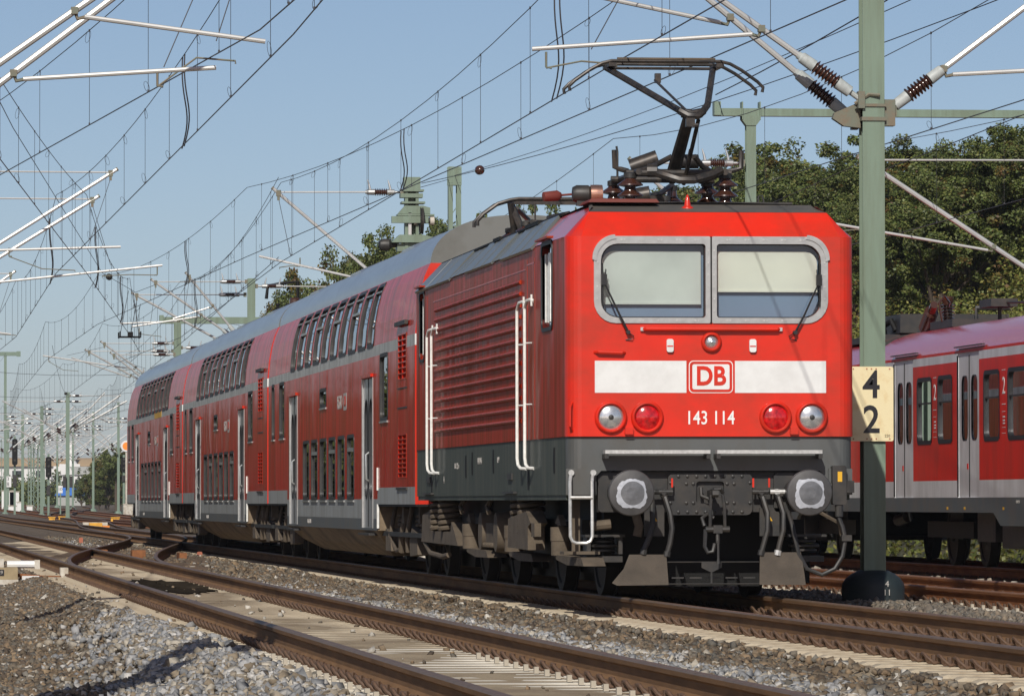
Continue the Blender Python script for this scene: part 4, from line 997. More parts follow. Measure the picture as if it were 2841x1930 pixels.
HOLES = FLAT + [(a, b, 3.13, 3.96) for a, b in UPP] + [(a, b, .60, 2.68) for a, b in DOORS] + [(1.30, 2.45, 2.575, 3.16), (1.30, 2.45, 1.29, 1.85)]
Y0, Y1 = .14, 26.66
def densify(lp, d=.12):
    out = []
    for i in range(len(lp)):
        a, b = lp[i], lp[(i+1) % len(lp)]
        k = max(1, int(math.hypot(b[0]-a[0], (b[1]-a[1])) / d)) if abs(b[1] - a[1]) > .2 else 1
        for j in range(k): out.append((a[0] + (b[0]-a[0]) * j / k, a[1] + (b[1]-a[1]) * j / k))
    return out
def make_coach():
    t = thing('coach', '', 'coach')
    ybr = sorted(set([Y0, Y1, 5.5, 22.2] + [v for h in HOLES for v in h[:2]]))
    zbr = sorted(set([.57, .73, .93, 1.0, 1.155, 2.965, 3.11, 3.40, 3.65, 3.85, 4.01] + [v for h in HOLES for v in h[2:]]))
    m = MB()
    for i in range(len(ybr) - 1):
        for j in range(len(zbr) - 1):
            a, b, c, d = ybr[i], ybr[i+1], zbr[j], zbr[j+1]
            yc, zc = (a + b) / 2, (c + d) / 2
            mid = 5.5 < yc < 22.2
            if not mid and zc < .93: continue
            m.cur = 0
            if 2.965 < zc < 3.11: m.cur = 1
            elif (mid and zc < .73): m.cur = 3
            elif (mid and zc < 1.0) or (not mid and zc < 1.155): m.cur = 2
            q = [(px_at(c), c), (px_at(d), d)]
            m.add([(q[0][0], a, c), (q[0][0], b, c), (q[1][0], b, d), (q[1][0], a, d)], [(0, 1, 2, 3)])
            if any(h[0] < yc < h[1] and h[2] < zc < h[3] for h in HOLES): continue
            m.add([(-q[0][0], a, c), (-q[0][0], b, c), (-q[1][0], b, d), (-q[1][0], a, d)], [(3, 2, 1, 0)])
    body = m.build('body', ['coach_red', 'coach_stripe', 'coach_grey', 'coach_dark'], t, angle=20)
    m = MB()
    top = [(x, z) for x, z in PROF if z >= 4.01]; full = top + [(-x, z) for x, z in reversed(top[:-1])]
    n = len(full)
    for (ya, yb_) in ((Y0, Y1),):
        vs = [(x, ya, z) for x, z in full] + [(x, yb_, z) for x, z in full]
        m.add(vs, [(i, i+1, n+i+1, n+i) for i in range(n-1)])
    rf = m.build('roof', 'coach_roof', t, angle=25)
    for y in (4.6, 13.0, 21.0):
        m = MB(); m.prism([(-.0, .0), (2.2, .0), (1.9, .07), (.3, .07)], lambda u, v, t_: (t_, y + u, px_roof(t_) + v - .03), -.95, -.55); m.build('roof_vent', 'coach_roof', rf)
    # ends
    for y, s in ((Y0, 1), (Y1, -1)):
        lp = [(x, z) for x, z in PROF if z > .9]; lp = [(1.39, .93)] + lp
        poly = lp + [(-x, z) for x, z in reversed(lp[:-1])]
        lo_ = [p for p in poly if p[1] <= 4.011]; hi_ = [p for p in poly if p[1] >= 4.009]
        m = MB(); m.panel(lo_, [], lambda u, v: (u, y, v)); m.cur = 2; m.panel(hi_, [], lambda u, v: (u, y, v)); m.cur = 1; m.bx(-1.392, 1.392, y - .003, y, 2.965, 3.11)
        e = m.build('end_wall', ['coach_red_sunlit', 'white_paint', 'roof_end'], t, angle=20)
        m = MB(); m.bx(-.55, .55, y - .135 * s, y, 1.1, 3.2); m.build('gangway', 'rubber', e)
        for sx in (-.875, .875): m = MB(); m.cyl((sx, y, 1.05), (sx, y - .12 * s, 1.05), .10, 12); m.cyl((sx, y - .12 * s, 1.05), (sx, y - .139 * s, 1.05), .22, 18); m.build('buffer', 'dark_grey', e)
    # belly
    m = MB()
    for s in (-1, 1):
        m.add([(s*1.385, 5.5, .57), (s*1.385, 22.2, .57), (s*1.19, 21.3, .36), (s*1.19, 6.4, .36)], [(0, 1, 2, 3)])
        m.add([(s*1.19, 6.4, .36), (s*1.19, 21.3, .36), (s*.95, 19.9, .2), (s*.95, 7.8, .2)], [(0, 1, 2, 3)])
    m.add([(-.95, 7.8, .2), (.95, 7.8, .2), (.95, 19.9, .2), (-.95, 19.9, .2)], [(0, 1, 2, 3)])
    m.add([(-1.385, 5.5, .57), (1.385, 5.5, .57), (1.19, 6.4, .36), (-1.19, 6.4, .36)], [(0, 1, 2, 3)]); m.add([(-1.19, 6.4, .36), (1.19, 6.4, .36), (.95, 7.8, .2), (-.95, 7.8, .2)], [(0, 1, 2, 3)])
    m.add([(-1.385, 22.2, .57), (1.385, 22.2, .57), (1.19, 21.3, .36), (-1.19, 21.3, .36)], [(0, 1, 2, 3)]); m.add([(-1.19, 21.3, .36), (1.19, 21.3, .36), (.95, 19.9, .2), (-.95, 19.9, .2)], [(0, 1, 2, 3)])
    m.add([(-1.385, 5.5, .93), (1.385, 5.5, .93), (1.385, 5.5, .57), (-1.385, 5.5, .57)], [(0, 1, 2, 3)]); m.add([(-1.385, 22.2, .93), (1.385, 22.2, .93), (1.385, 22.2, .57), (-1.385, 22.2, .57)], [(0, 1, 2, 3)])
    m.build('belly', 'belly', t, angle=15)
    m = MB(); m.bx(-1.38, 1.38, Y0, 5.49, .90, .94); m.bx(-.6, .62, .3, 5.4, .13, .905); m.build('underframe_light_block', 'black', t)  # floor plate, plus a deep black box added to block light below
    m = MB(); m.bx(-1.38, 1.38, 22.21, Y1, .90, .94); m.bx(-.6, .62, 22.3, 26.5, .13, .905); m.build('underframe_light_block', 'black', t)  # floor plate and added light-blocking box of the other end
    # interior
    m = MB(); m.bx(-1.0, -.98, Y0 + .1, Y1 - .1, .6, 4.3); m.bx(-1.3, -.9, Y0 + .1, Y1 - .1, .50, .56); m.bx(-1.33, -.9, Y0 + .1, Y1 - .1, 2.2, 2.26) if False else None
    m.bx(-1.36, -.98, 8.3, 19.2, 2.0, 2.05); m.bx(-1.37, -.98, 6.0, 21.7, 3.02, 3.07)
    for a, b in zip(UPP, UPP[1:]): m.bx(-1.20, -1.0, (a[1] + b[0]) / 2 - .1, (a[1] + b[0]) / 2 + .1, 3.08, 3.62)
    for a, b in zip(LOW, LOW[1:]): m.bx(-1.28, -1.0, (a[1] + b[0]) / 2 - .12, (a[1] + b[0]) / 2 + .12, .6, 1.42)
    m.build('interior', 'interior_dark', t)
    m = MB()
    m.bx(-1.24, -1.22, 3.9, 5.1, 2.05, 2.98); m.bx(-1.25, -1.23, 9.3, 9.9, 1.0, 1.95); m.bx(-1.25, -1.23, 10.95, 11.4, 1.0, 1.5)
    m.build('curtain', 'curtain', t)
    # windows
    def fx(off): return lambda u, v: (-px_at(v) - off, u, v)
    for k, (a, b, c, d) in enumerate(HOLES[:len(FLAT) + len(UPP)]):
        up = c > 3.1
        outer = densify(rrect(a - .05, b + .05, c - .035, d + .035, .10, 3)); inner = densify(rrect(a + .015, b - .015, c + .015, d - .015, .08, 3))
        if len(outer) != len(inner):
            outer = rrect(a - .05, b + .05, c - .035, d + .035, .10, 8); inner = rrect(a + .015, b - .015, c + .015, d - .015, .08, 8)
        m = MB(); m.ring(outer, inner, fx(.008), fx(.008)); m.ring(inner, inner, fx(.008), fx(-.03)); m.ring(outer, outer, fx(-.002), fx(.008))
        w = m.build('window', 'dark_grey' if not up else 'dark_grey', t, angle=30)
        m = MB(); zz = [c + (d - c) * i / 6 for i in range(7)] if up else [c, d]
        for z0, z1 in zip(zz, zz[1:]): m.add([(-px_at(z0) + .022, a, z0), (-px_at(z0) + .022, b, z0), (-px_at(z1) + .022, b, z1), (-px_at(z1) + .022, a, z1)], [(3, 2, 1, 0)])
        m.build('pane', 'glass_coach', w, angle=60)
        if (not up and k < 6 and k % 2 == 0) or (up and k % 2 == 0 and k not in (len(FLAT),)):
            z = c + (d - c) * (.76 if not up else .62)
            m = MB(); m.bx(-px_at(z) - .006, -px_at(z) + .03, a + .01, b - .01, z, z + (.055 if not up else .035)); m.build('transom', 'aluminium', w)
        if up:
            m = MB(); z = d - .10; m.bx(-px_at(z) - .006, -px_at(z) + .02, a + .02, b - .02, z, z + .018); m.build('transom', 'aluminium', w)
        else:
            m = MB(); m.bx(-px_at(c) - .02, -px_at(c), a - .03, b + .03, c - .06, c - .035); m.build('sill', 'aluminium', w)
    # doors
    for a, b in DOORS:
        mid_ = (a + b) / 2
        m = MB(); hs = []
        for u0, u1 in ((a + .22, mid_ - .14), (mid_ + .14, b - .22)): hs.append(rrect(u0, u1, 1.02, 2.38, (u1 - u0) / 2 * .98, 5))
        m.panel([(a, .60), (b, .60), (b, 2.68), (a, 2.68)], hs, lambda u, v: (-1.375, u, v))
        dr = m.build('door', 'door_grey', t, angle=20)
        m = MB()
        for h_ in hs:
            ho = [((u - sum(p[0] for p in h_) / len(h_)) * 1.18 + sum(p[0] for p in h_) / len(h_), (v - 1.7) * 1.03 + 1.7) for u, v in h_]
            m.ring(ho, h_, lambda u, v: (-1.381, u, v), lambda u, v: (-1.381, u, v)); m.ring(h_, h_, lambda u, v: (-1.381, u, v), lambda u, v: (-1.35, u, v))
        m.build('window_seal', 'rubber', dr)
        m = MB()
        for h_ in hs: m.panel(h_, [], lambda u, v: (-1.36, u, v))
        m.build('pane', 'glass_coach', dr)
        m = MB(); m.bx(-1.382, -1.374, mid_ - .02, mid_ + .02, .62, 2.68); m.build('door_gap', 'black', dr)
        m = MB(); m.tube([(-1.375, mid_ - .1, 1.25), (-1.42, mid_ - .1, 1.28), (-1.42, mid_ - .1, 1.62), (-1.375, mid_ - .1, 1.65)], .016, 6); m.bx(-1.40, -1.375, a - .06, a, .6, 2.7); m.bx(-1.40, -1.375, b, b + .06, .6, 2.7); m.build('handle', 'aluminium', dr)
        m = MB(); m.bx(-1.43, -1.385, a - .08, b + .08, 2.69, 2.735); m.build('rain_strip', 'coach_red', dr)
        m = MB(); m.bx(-1.45, -1.30, a - .05, b + .05, .50, .53); m.build('step', 'dark_grey', dr)
    # louvres
    for z0, z1, nr in ((2.575, 3.16, 8), (1.29, 1.85, 9)):
        m = MB()
        for i in range(nr + 1):
            z = z0 + (z1 - z0) * i / nr; m.prism([(-1.395, -.028), (-1.33, .0), (-1.33, .012), (-1.395, -.012)], lambda u, v, t_: (u, t_, z + v + .01), 1.30, 2.45)
        for y in (1.30, 1.86, 2.41): m.bx(-1.394, -1.34, y, y + .04, z0, z1)
        vp = m.build('vent_grille', 'coach_red', t, angle=20)
    m = MB(); m.bx(-1.32, -1.30, 1.2, 2.5, 1.2, 3.2); m.build('vent_shadow_plate', 'black', vp)
    m = MB(); m.bx(-1.43, -1.385, 1.15, 2.6, 3.265, 3.32); m.bx(-1.41, -1.385, 1.15, 2.6, 1.12, 1.15); m.bx(-1.397, -1.385, 1.2, 2.5, 2.18, 2.2); m.bx(-1.397, -1.385, 1.2, 2.5, 2.44, 2.455); m.build('vent_frame', 'dark_grey', vp)
    # lettering
    put_text('lettering', text_mesh('REGIO', .27, 'lettering_pale', sx=1.15, offset=.006), (-1.3925, 11.72, 2.42), LEFT, t)
    m = MB(); bx_ = rrect(10.5, 11.05, 2.30, 2.55, .04, 3); m.prism(bx_, lambda u, v, t_: (t_, u, v), -1.3925, -1.388); em = m.build('emblem', 'lettering_pale', t)
    put_text('lettering', text_mesh('DB', .22, 'coach_red', sx=1.1, offset=.004), (-1.394, 10.775, 2.424), LEFT, em)
    put_text('lettering', text_mesh('DABza 86-33 018', .10, 'lettering_pale'), (-1.392, 17.5, .655), LEFT, t)
    m = MB(); m.bx(-1.41, -1.39, 5.38, 5.43, 1.12, 1.43); m.build('grab_rail_or_glint', 'handrail_white', t)  # thin white plate, paints the glint of a door step and handrail
    m = MB(); m.bx(-1.40, -1.37, 5.47, 5.52, .60, .93); m.build('corner_strip', 'handrail_white', t)
    # bogies
    for yc in (2.95, 24.0):
        m = MB()
        for s in (-1, 1): m.bx(s * 1.0, s * 1.1, yc - 1.75, yc + 1.75, .42, .6); m.bx(s * 1.0, s * 1.12, yc - .5, yc + .5, .55, .85)
        m.bx(-1, 1, yc - .3, yc + .3, .4, .7); bo = m.build('bogie', 'wheel_shade', t)
        for ya in (yc - 1.25, yc + 1.25):
            for s in (-1, 1):
                w = link('wheel', cwm, bo, (s * .755, ya, .46)); w.rotation_euler = (0, 0, 0 if s < 0 else math.pi)
        m = MB()
        for ya in (yc - 1.25, yc + 1.25):
            m.cyl((-1.05, ya, .46), (1.05, ya, .46), .07, 10); m.box((-1.08, ya, .46), (.18, .34, .30)); m.lathe((-1.17, ya, .46), (-1, 0, 0), [(.12, 0), (.11, .05), (.04, .06)], 12)
            coil(m, -1.1, ya + .28, .5, .8, .09, .022, 5, 8); coil(m, -1.1, ya - .28, .5, .8, .09, .022, 5, 8)
        m.build('axle_box', 'bogie_dust', bo)
        m = MB(); m.prism([(yc - 1.9, .28), (yc - .9, .25), (yc - .8, .45), (yc - 1.1, .62), (yc - 1.8, .55)], lambda u, v, t_: (t_, u, v), -1.27, -1.12); m.tube([(-1.2, yc + .3, .9), (-1.24, yc + .45, .5), (-1.24, yc + .55, .3)], .05, 8); m.tube([(-1.2, yc - .5, .9), (-1.25, yc - .35, .55), (-1.24, yc - .3, .3)], .035, 8); m.tube([(-1.2, yc + 1.9, .9), (-1.28, yc + 1.8, .5), (-1.25, yc + 1.2, .3), (-1.2, yc + .8, .35)], .03, 8)
        m.prism([(yc + 1.5, .30), (yc + 2.3, .30), (yc + 2.3, .60), (yc + 1.6, .52)], lambda u, v, t_: (t_, u, v), -1.30, -1.1); m.box((-1.2, yc - 2.0, .8), (.12, .16, .24)); m.box((-1.22, yc + .1, .78), (.1, .3, .2)); m.build('brake_gear', 'bogie_dust', bo)
    return t
def px_roof(x):
    x = abs(x); pts = [(p[0], p[1]) for p in PROF if p[1] >= 4.0]
    for (x0, z0), (x1, z1) in zip(pts, pts[1:]):
        if x1 <= x <= x0: return z0 + (z1 - z0) * (x0 - x) / (x0 - x1)
    return 4.6
cwm = wheel_mesh(.46)
c1 = make_coach(); c1.location = (0, 16.05, 0)
labs = ['red double-deck coach coupled to the locomotive', 'red double-deck coach between two others, second behind the locomotive', 'red double-deck coach with a yellow patch on its grey stripe, last of the train']
for k in range(3):
    c = c1 if k == 0 else copy_tree(c1)
    c.location = (0, 16.12 + 26.8 * k, 0); c['label'] = labs[k]; c['group'] = 'double-deck coaches of the train'
    if k == 2:
        m = MB(); m.bx(-1.3935, -1.388, 9.0, 12.2, 2.967, 3.108); m.build('class_mark', 'warning_yellow', c)

# ---------------------------------------------------------------- parked railcar on the right
def make_railcar():
    t = thing('railcar', '', 'railcar', (T4, 0, 0))
    L = 22.9; H = 1.45
    pr = [(H, 0.80), (H, 1.015), (H, 1.26), (H, 1.83), (H, 2.77), (H, 2.97), (H, 3.09), (H - .004, 3.13)]
    doors = [(1.9, 3.5), (7.0, 8.6), (12.1, 13.7), (17.2, 18.8)]
    wins = [(3.85, 5.0), (5.5, 6.6), (8.95, 10.05), (10.65, 11.85), (14.0, 15.2), (15.7, 16.9), (19.2, 20.4)]
    # y measured from the far end towards the camera: world y = -u
    ub = sorted(set([0, L, 9.9, 16.5] + [v for w in doors + wins for v in w]))
    zb = [.80, 1.015, 1.26, 1.83, 2.77, 2.97, 3.09, 3.13]
    m = MB()
    for i in range(len(ub) - 1):
        for j in range(len(zb) - 1):
            a, b, c, d = -ub[i], -ub[i+1], zb[j], zb[j+1]; uc = (ub[i] + ub[i+1]) / 2; zc = (c + d) / 2
            m.cur = 2 if zc < 1.015 else 1 if zc < 1.26 else 0 if zc < 2.97 else 1 if zc < 3.09 else 0
            m.add([(H, a, c), (H, b, c), (H, b, d), (H, a, d)], [(0, 1, 2, 3)])
            if any(w[0] < uc < w[1] and 1.83 < zc < 2.77 for w in wins) or any(w[0] < uc < w[1] and 1.015 < zc < 3.09 for w in doors): continue
            m.add([(-H, a, c), (-H, b, c), (-H, b, d), (-H, a, d)], [(3, 2, 1, 0)])
    m.cur = 2; m.prism([(-9.6, .8), (-16.8, .8), (-16.3, .62), (-10.1, .62)], lambda u, v, t_: (t_, u, v), -H, -H + .06)
    m.build('body', ['sbahn_red', 'sbahn_white', 'sbahn_skirt'], t, angle=20)
    rp = [(H - .004, 3.13), (H - .06, 3.24), (H - .17, 3.36), (H - .35, 3.48), (H - .62, 3.58), (.4, 3.65), (0, 3.67)]
    rp = [(-x, z) for x, z in rp] + list(reversed(rp[:-1])); n = len(rp)
    m = MB(); m.add([(x, 0, z) for x, z in rp] + [(x, -L, z) for x, z in rp], [(i, i+1, n+i+1, n+i) for i in range(n-1)]); rf = m.build('roof', 'sbahn_roof', t, angle=40)
    for y in (0, -L):
        poly = [(-H, .8)] + [(-H, 3.13)] + rp[1:-1] + [(H, 3.13), (H, .8)]
        m = MB(); m.panel(poly, [], lambda u, v: (u, y, v)); m.build('end_wall', 'dark_grey', t)
    for a, b in doors:
        mid_ = (a + b) / 2; m = MB()
        hs = [rrect(-(mid_ - .13), -(a + .22), 1.83, 2.76, .13, 4), rrect(-(b - .22), -(mid_ + .13), 1.83, 2.76, .13, 4)]
        m.panel([(-b, 1.015), (-a, 1.015), (-a, 3.09), (-b, 3.09)], hs, lambda u, v: (-H + .02, u, v)); m.ring([(-b, 1.015), (-a, 1.015), (-a, 3.09), (-b, 3.09)], [(-b, 1.015), (-a, 1.015), (-a, 3.09), (-b, 3.09)], lambda u, v: (-H + .02, u, v), lambda u, v: (-H, u, v)); dr = m.build('door', 'sbahn_white', t, angle=20)
        m = MB(); m.bx(-H + .012, -H + .02, -mid_ - .02, -mid_ + .02, 1.02, 3.05); m.bx(-H - .004, -H + .015, -a, -a + .025, 1.02, 3.06)
        for hh in hs: m.ring(hh, [((u - sum(p[0] for p in hh) / len(hh)) * .9 + sum(p[0] for p in hh) / len(hh), (v - 2.295) * .97 + 2.295) for u, v in hh], lambda u, v: (-H + .016, u, v), lambda u, v: (-H + .016, u, v))
        m.build('door_seal', 'rubber', dr)
        m = MB()
        for hh in hs: m.panel(hh, [], lambda u, v: (-H + .035, u, v))
        m.build('pane', 'glass_dark', dr)
        m = MB(); m.bx(-H - .035, -H + .01, -b - .4, -a + .1, 3.17, 3.185); m.build('rain_strip', 'dark_grey', dr)
        m = MB(); m.bx(-H + .016, -H + .02, -mid_ + .10, -mid_ + .20, 1.42, 1.50); m.build('door_button', 'sbahn_red', dr)
    for a, b in wins:
        o = rrect(-b - .03, -a + .03, 1.80, 2.80, .12, 4); i_ = rrect(-b + .03, -a - .03, 1.86, 2.74, .10, 4)
        m = MB(); m.ring(o, i_, lambda u, v: (-H - .006, u, v), lambda u, v: (-H - .006, u, v)); m.ring(i_, i_, lambda u, v: (-H - .006, u, v), lambda u, v: (-H + .03, u, v)); w = m.build('window', 'rubber', t)
        m = MB(); m.panel(rrect(-b, -a, 1.83, 2.77, .01, 1), [], lambda u, v: (-H + .03, u, v)); m.build('pane', 'glass_dark', w)
        m = MB(); m.bx(-H + .01, -H + .03, -b + .03, -a - .03, 2.40, 2.425); m.build('transom', 'dark_grey', w)
    for u in (5.25, 10.35, 15.45):
        put_text('lettering', text_mesh('2', .34, 'lettering_white', sx=1.25), (-H - .002, -u, 2.55), LEFT, t)
        m = MB(); m.bx(-H - .003, -H - .001, -u - .12, -u + .12, 2.775, 2.783); m.bx(-H - .003, -H - .001, -u - .12, -u + .12, 2.30, 2.31); m.bx(-H - .003, -H - .001, -u - .11, -u + .11, 2.20, 2.206)
        for z in (2.12, 2.07, 2.03): m.bx(-H - .003, -H - .001, -u - .08, -u + .06, z, z + .02)
        m.bx(-H - .003, -H - .001, -u - .12, -u + .12, 1.98, 1.986); m.bx(-H - .003, -H - .001, -u - .12, -u + .12, 1.90, 1.906); m.build('marking', 'lettering_white', t)
    m = MB()
    for u in (6.2, 7.5, 10.3): m.bx(-H - .003, -H, -u - .05, -u + .05, .84, .88)
    m.build('yellow_mark', 'warning_yellow', t)
    put_text('lettering', text_mesh('A', .12, 'lettering_pale'), (-H - .002, -12.0, .93), LEFT, t)
    put_text('lettering', text_mesh('420 275', .06, 'lettering_pale', sx=1.3), (-H - .002, -11.3, .95), LEFT, t)
    m = MB(); m.bx(-.9, -.88, -L + .2, -.2, 1.1, 3.2); m.build('interior', 'interior_dark', t)
    m = MB()
    for a, b in wins:
        m.bx(-1.2, -1.0, -b + .2, -a - .5, 1.6, 2.35)
    m.build('seats', 'orange_seat', t)
    for yc in (-4.6, -18.4):
        m = MB(); m.bx(-1.1, -1.0, yc - 1.8, yc + 1.8, .42, .66); m.bx(1.0, 1.1, yc - 1.8, yc + 1.8, .42, .66); m.bx(-1, 1, yc - .5, yc + .5, .4, .8); bo = m.build('bogie', 'black', t)
        for ya in (yc - 1.25, yc + 1.25):
            for s in (-1, 1): w = link('wheel', cwm, bo, (s * .755, ya, .46)); w.rotation_euler = (0, 0, 0 if s < 0 else math.pi)
    m = MB(); m.bx(-1.3, 1.3, -16.4, -9.5, .30, .8); m.bx(-1.35, -1.3, -12, -10.5, .35, .75); m.bx(-1.2, 1.2, -8.5, -7.2, .38, .8); m.build('underfloor_box', 'dark_grey', t)
    m = MB(); m.cyl((-.875, .0, 1.0), (-.875, .35, 1.0), .1, 10); m.tube([(-1.0, -.6, .72), (-1.1, -.3, .66)], .09, 10); m.build('end_coupling', 'dark_grey', t)
    return t
ra = make_railcar(); ra.location = (T4, 31.8, 0)
rb = copy_tree(ra); rb.location = (T4, 55.5, 0)
ra['label'] = 'red and white railcar with pink roof behind the near mast'; rb['label'] = 'red and white railcar half hidden behind the locomotive cab'
for o in (ra, rb): o['group'] = 'parked railcars on the right'
# roof gear
def rl(x, y, z): return (x, y, z)
m = MB(); m.bx(-.75, .75, -3.0, -1.2, 3.6, 3.72); m.tube([(-.3, -2.6, 3.7), (-.3, -2.6, 3.9), (.2, -2.7, 3.9)], .04, 8); m.bx(-.45, -.05, -4.5, -3.6, 3.86, 3.98); m.tube([(-.2, -3.9, 3.66), (-.2, -3.9, 3.9)], .03, 6); m.tube([(-.2, -4.5, 3.92), (-.2, -6.2, 3.86), (-.2, -6.3, 3.66)], .022, 6); m.build('roof_gear', 'dark_grey', ra)
m = MB(); m.lathe((-.55, -1.6, 3.66), (0, 0, 1), [(.10, 0), (.10, .02)] + sum([[(.07, .05 + i * .05), (.12, .065 + i * .05), (.07, .08 + i * .05)] for i in range(6)], []) + [(.09, .38), (.09, .45)], 14); m.tube([(-.75, -2.2, 3.7), (-.8, -2.2, 3.98), (-.7, -2.1, 4.1), (-.6, -2.0, 4.0), (-.55, -1.6, 3.9)], .018, 6); m.build('roof_insulator', 'insulator', ra)
m = MB(); m.lathe((-.65, -.2, 3.62), (0, -.9, .42), [(.06, 0)] + sum([[(.07, .08 + i * .07), (.11, .10 + i * .07), (.07, .13 + i * .07)] for i in range(9)], []) + [(.06, .8), (.06, .9)], 14); m.build('roof_insulator', 'insulator', ra)
m = MB(); m.bx(-.85, .9, -20.0, -23.1 + .2, 3.62, 3.92); m.bx(-1.15, 1.15, -14, -22.8, 3.50, 3.60); m.build('roof_box', 'dark_grey', rb)
m = MB(); m.tube([(-.95, -22.0, 3.6), (-1.0, -22.2, 3.75), (-.9, -22.4, 3.82), (-.85, -22.5, 3.66)], .05, 8); m.build('roof_cable', 'black', rb)
# ---------------------------------------------------------------- catenary masts, cantilevers, wires
def insul(parent, p0, d, L=.62, r=.078, horns=False, far=False):
    """post insulator with two metal caps, starting at p0 along d; returns its far end"""
    p0 = Vector(p0); d = Vector(d).normalized()
    n = 14 if not far else 8
    cap = .17 * L / .62; body = L - 2 * cap
    prof = []
    k = 7 if not far else 4
    for i in range(k):
        b = cap + body * i / k
        prof += [(r * .55, b + .004), (r, b + body / k * .35), (r * .98, b + body / k * .5), (r * .55, b + body / k * .9)]
    m = MB(); m.lathe(p0, d, prof, n); o = m.build('insulator', 'insulator', parent)
    m = MB(); m.lathe(p0, d, [(r * .35, -.12), (r * .35, 0), (r * .72, .01), (r * .78, cap)], n)
    m2 = MB(); m2.lathe(p0 + d * (L - cap), d, [(r * .78, 0), (r * .72, cap * .9), (r * .5, cap), (r * .5, cap + .03)], n)
    for mm_, q in ((m, cap * .5), (m2, L - cap * .5)):
        if horns:
            pp = p0 + d * q; mm_.tube([pp, pp + Vector((d.x * .03, 0, .14)), pp + Vector((d.x * .06, 0, .24))], [.028, .02, .008], 6)
        mm_.build('cap', 'insulator_cap' if not horns else 'aluminium', o)
    return p0 + d * L
def cantilever(t, s, xm, zm, zl, zc, xr, xj=.5, y=0.0, zr=None, steady=None, tie=True, rt=.033, far=False, x0=.13):
    """hinged cantilever of mast t. s: side (-1/+1); all x measured outward from the mast axis; z above rail (local +.27)"""
    G = .27
    P = lambda x, z, dy=0.0: Vector((s * x, y + dy, z + G))
    a, b = P(x0, zl), P(xm, zm)
    d = (b - a).normalized()
    m = MB(); m.bx(s * .10, s * (x0 + .04), y - .06, y + .06, zl + G - .09, zl + G + .09); m.tube([P(x0, zl), P(x0, zl) + d * .14], .03, 8); m.build('hinge', 'mast_fitting', t)
    e = insul(t, a + d * .14, d, .66, .085 if not far else .1, far=far)
    m = MB(); m.tube([e, b + d * .14], rt, 8 if not far else 6); ct = m.build('cantilever_tube', 'tube_alu', t)
    if not far:
        m = MB(); m.cyl(b + d * .14, b + d * .17, rt + .002, 8); m.box(b, (.09, .07, .12)); m.box(b + Vector((0, 0, -.09)), (.05, .05, .1)); m.build('messenger_clamp', 'mast_fitting', ct)
    if tie:
        ztie = zm + .03
        m = MB(); m.bx(s * .10, s * (x0 + .05), y - .05, y + .05, ztie + G - .06, ztie + G + .06); m.build('hinge', 'mast_fitting', t)
        q = insul(t, P(x0 + .16, ztie), (s, 0, 0), .55, .075 if not far else .09, horns=True, far=far)
        m = MB(); m.tube([q, P(xm - .05, zm + .02)], .017 if not far else .022, 6); m.build('tie_tube', 'tube_alu', t)
    # registration tube and steady arm
    zr = zr if zr is not None else zc + .22
    j = a + d * ((xj * (xm - x0)) / abs(d.x))
    e1 = P(xr, zr)
    m = MB(); m.tube([j + Vector((s * .10, 0, -.06)), e1], .024 if not far else .028, 8 if not far else 6)
    rtb = m.build('registration_tube', 'tube_alu', t)
    if not far:
        m = MB(); m.tube([j, j + Vector((s * .03, 0, -.08)), j + Vector((s * .12, 0, -.06))], .02, 6); m.box(j, (.07, .09, .07)); m.build('joint', 'mast_fitting', rtb)
        m = MB(); m.tube([b + Vector((0, 0, -.1)), P(xr - (xr - xj * xm) * .25, zr + (zr - zr))], .006, 5); m.build('stay_wire', 'wire', rtb)
    if steady is not None:
        xs_, xc = steady
        st = P(xs_, zr - .03)
        m = MB(); m.tube([st, st + Vector((0, 0, -.16)), st + Vector((s * (.06 if xc > xs_ else -.06), 0, -.17))], .013, 6); m.tube([st + Vector((0, 0, -.17)), P((xs_ + xc) / 2, zc + .06), P(xc, zc + .03), P(xc, zc)], .011 if not far else .016, 6); m.build('steady_arm', 'tube_alu' if far else 'mast_fitting', rtb)
def mast(label, X, Y, h, far=False, w=.235, base='plate', group=None, name='catenary_mast'):
    t = thing(name, label, 'mast', (X, Y, rise(Y) - .27), group=group)
    m = MB(); H = h + .27
    m.bx(-w/2, w/2, -w/2, -w/2 + .016, -.1, H); m.bx(-w/2, w/2, w/2 - .016, w/2, -.1, H); m.bx(-.006, .006, -w/2 + .016, w/2 - .016, -.1, H)
    if far: m.bx(-w/2 * .8, w/2 * .8, -w/2 + .03, w/2 - .03, -.1, H - .02)
    m.build('post', 'mast_green_far' if far else 'mast_green', t)
    if base == 'plate':
        m = MB(); m.lathe((0, 0, -.15), (0, 0, 1), [(.42, 0), (.42, .12), (.20, .42), (.14, .44)], 8); m.build('foundation', 'mast_green_far', t)
    return t
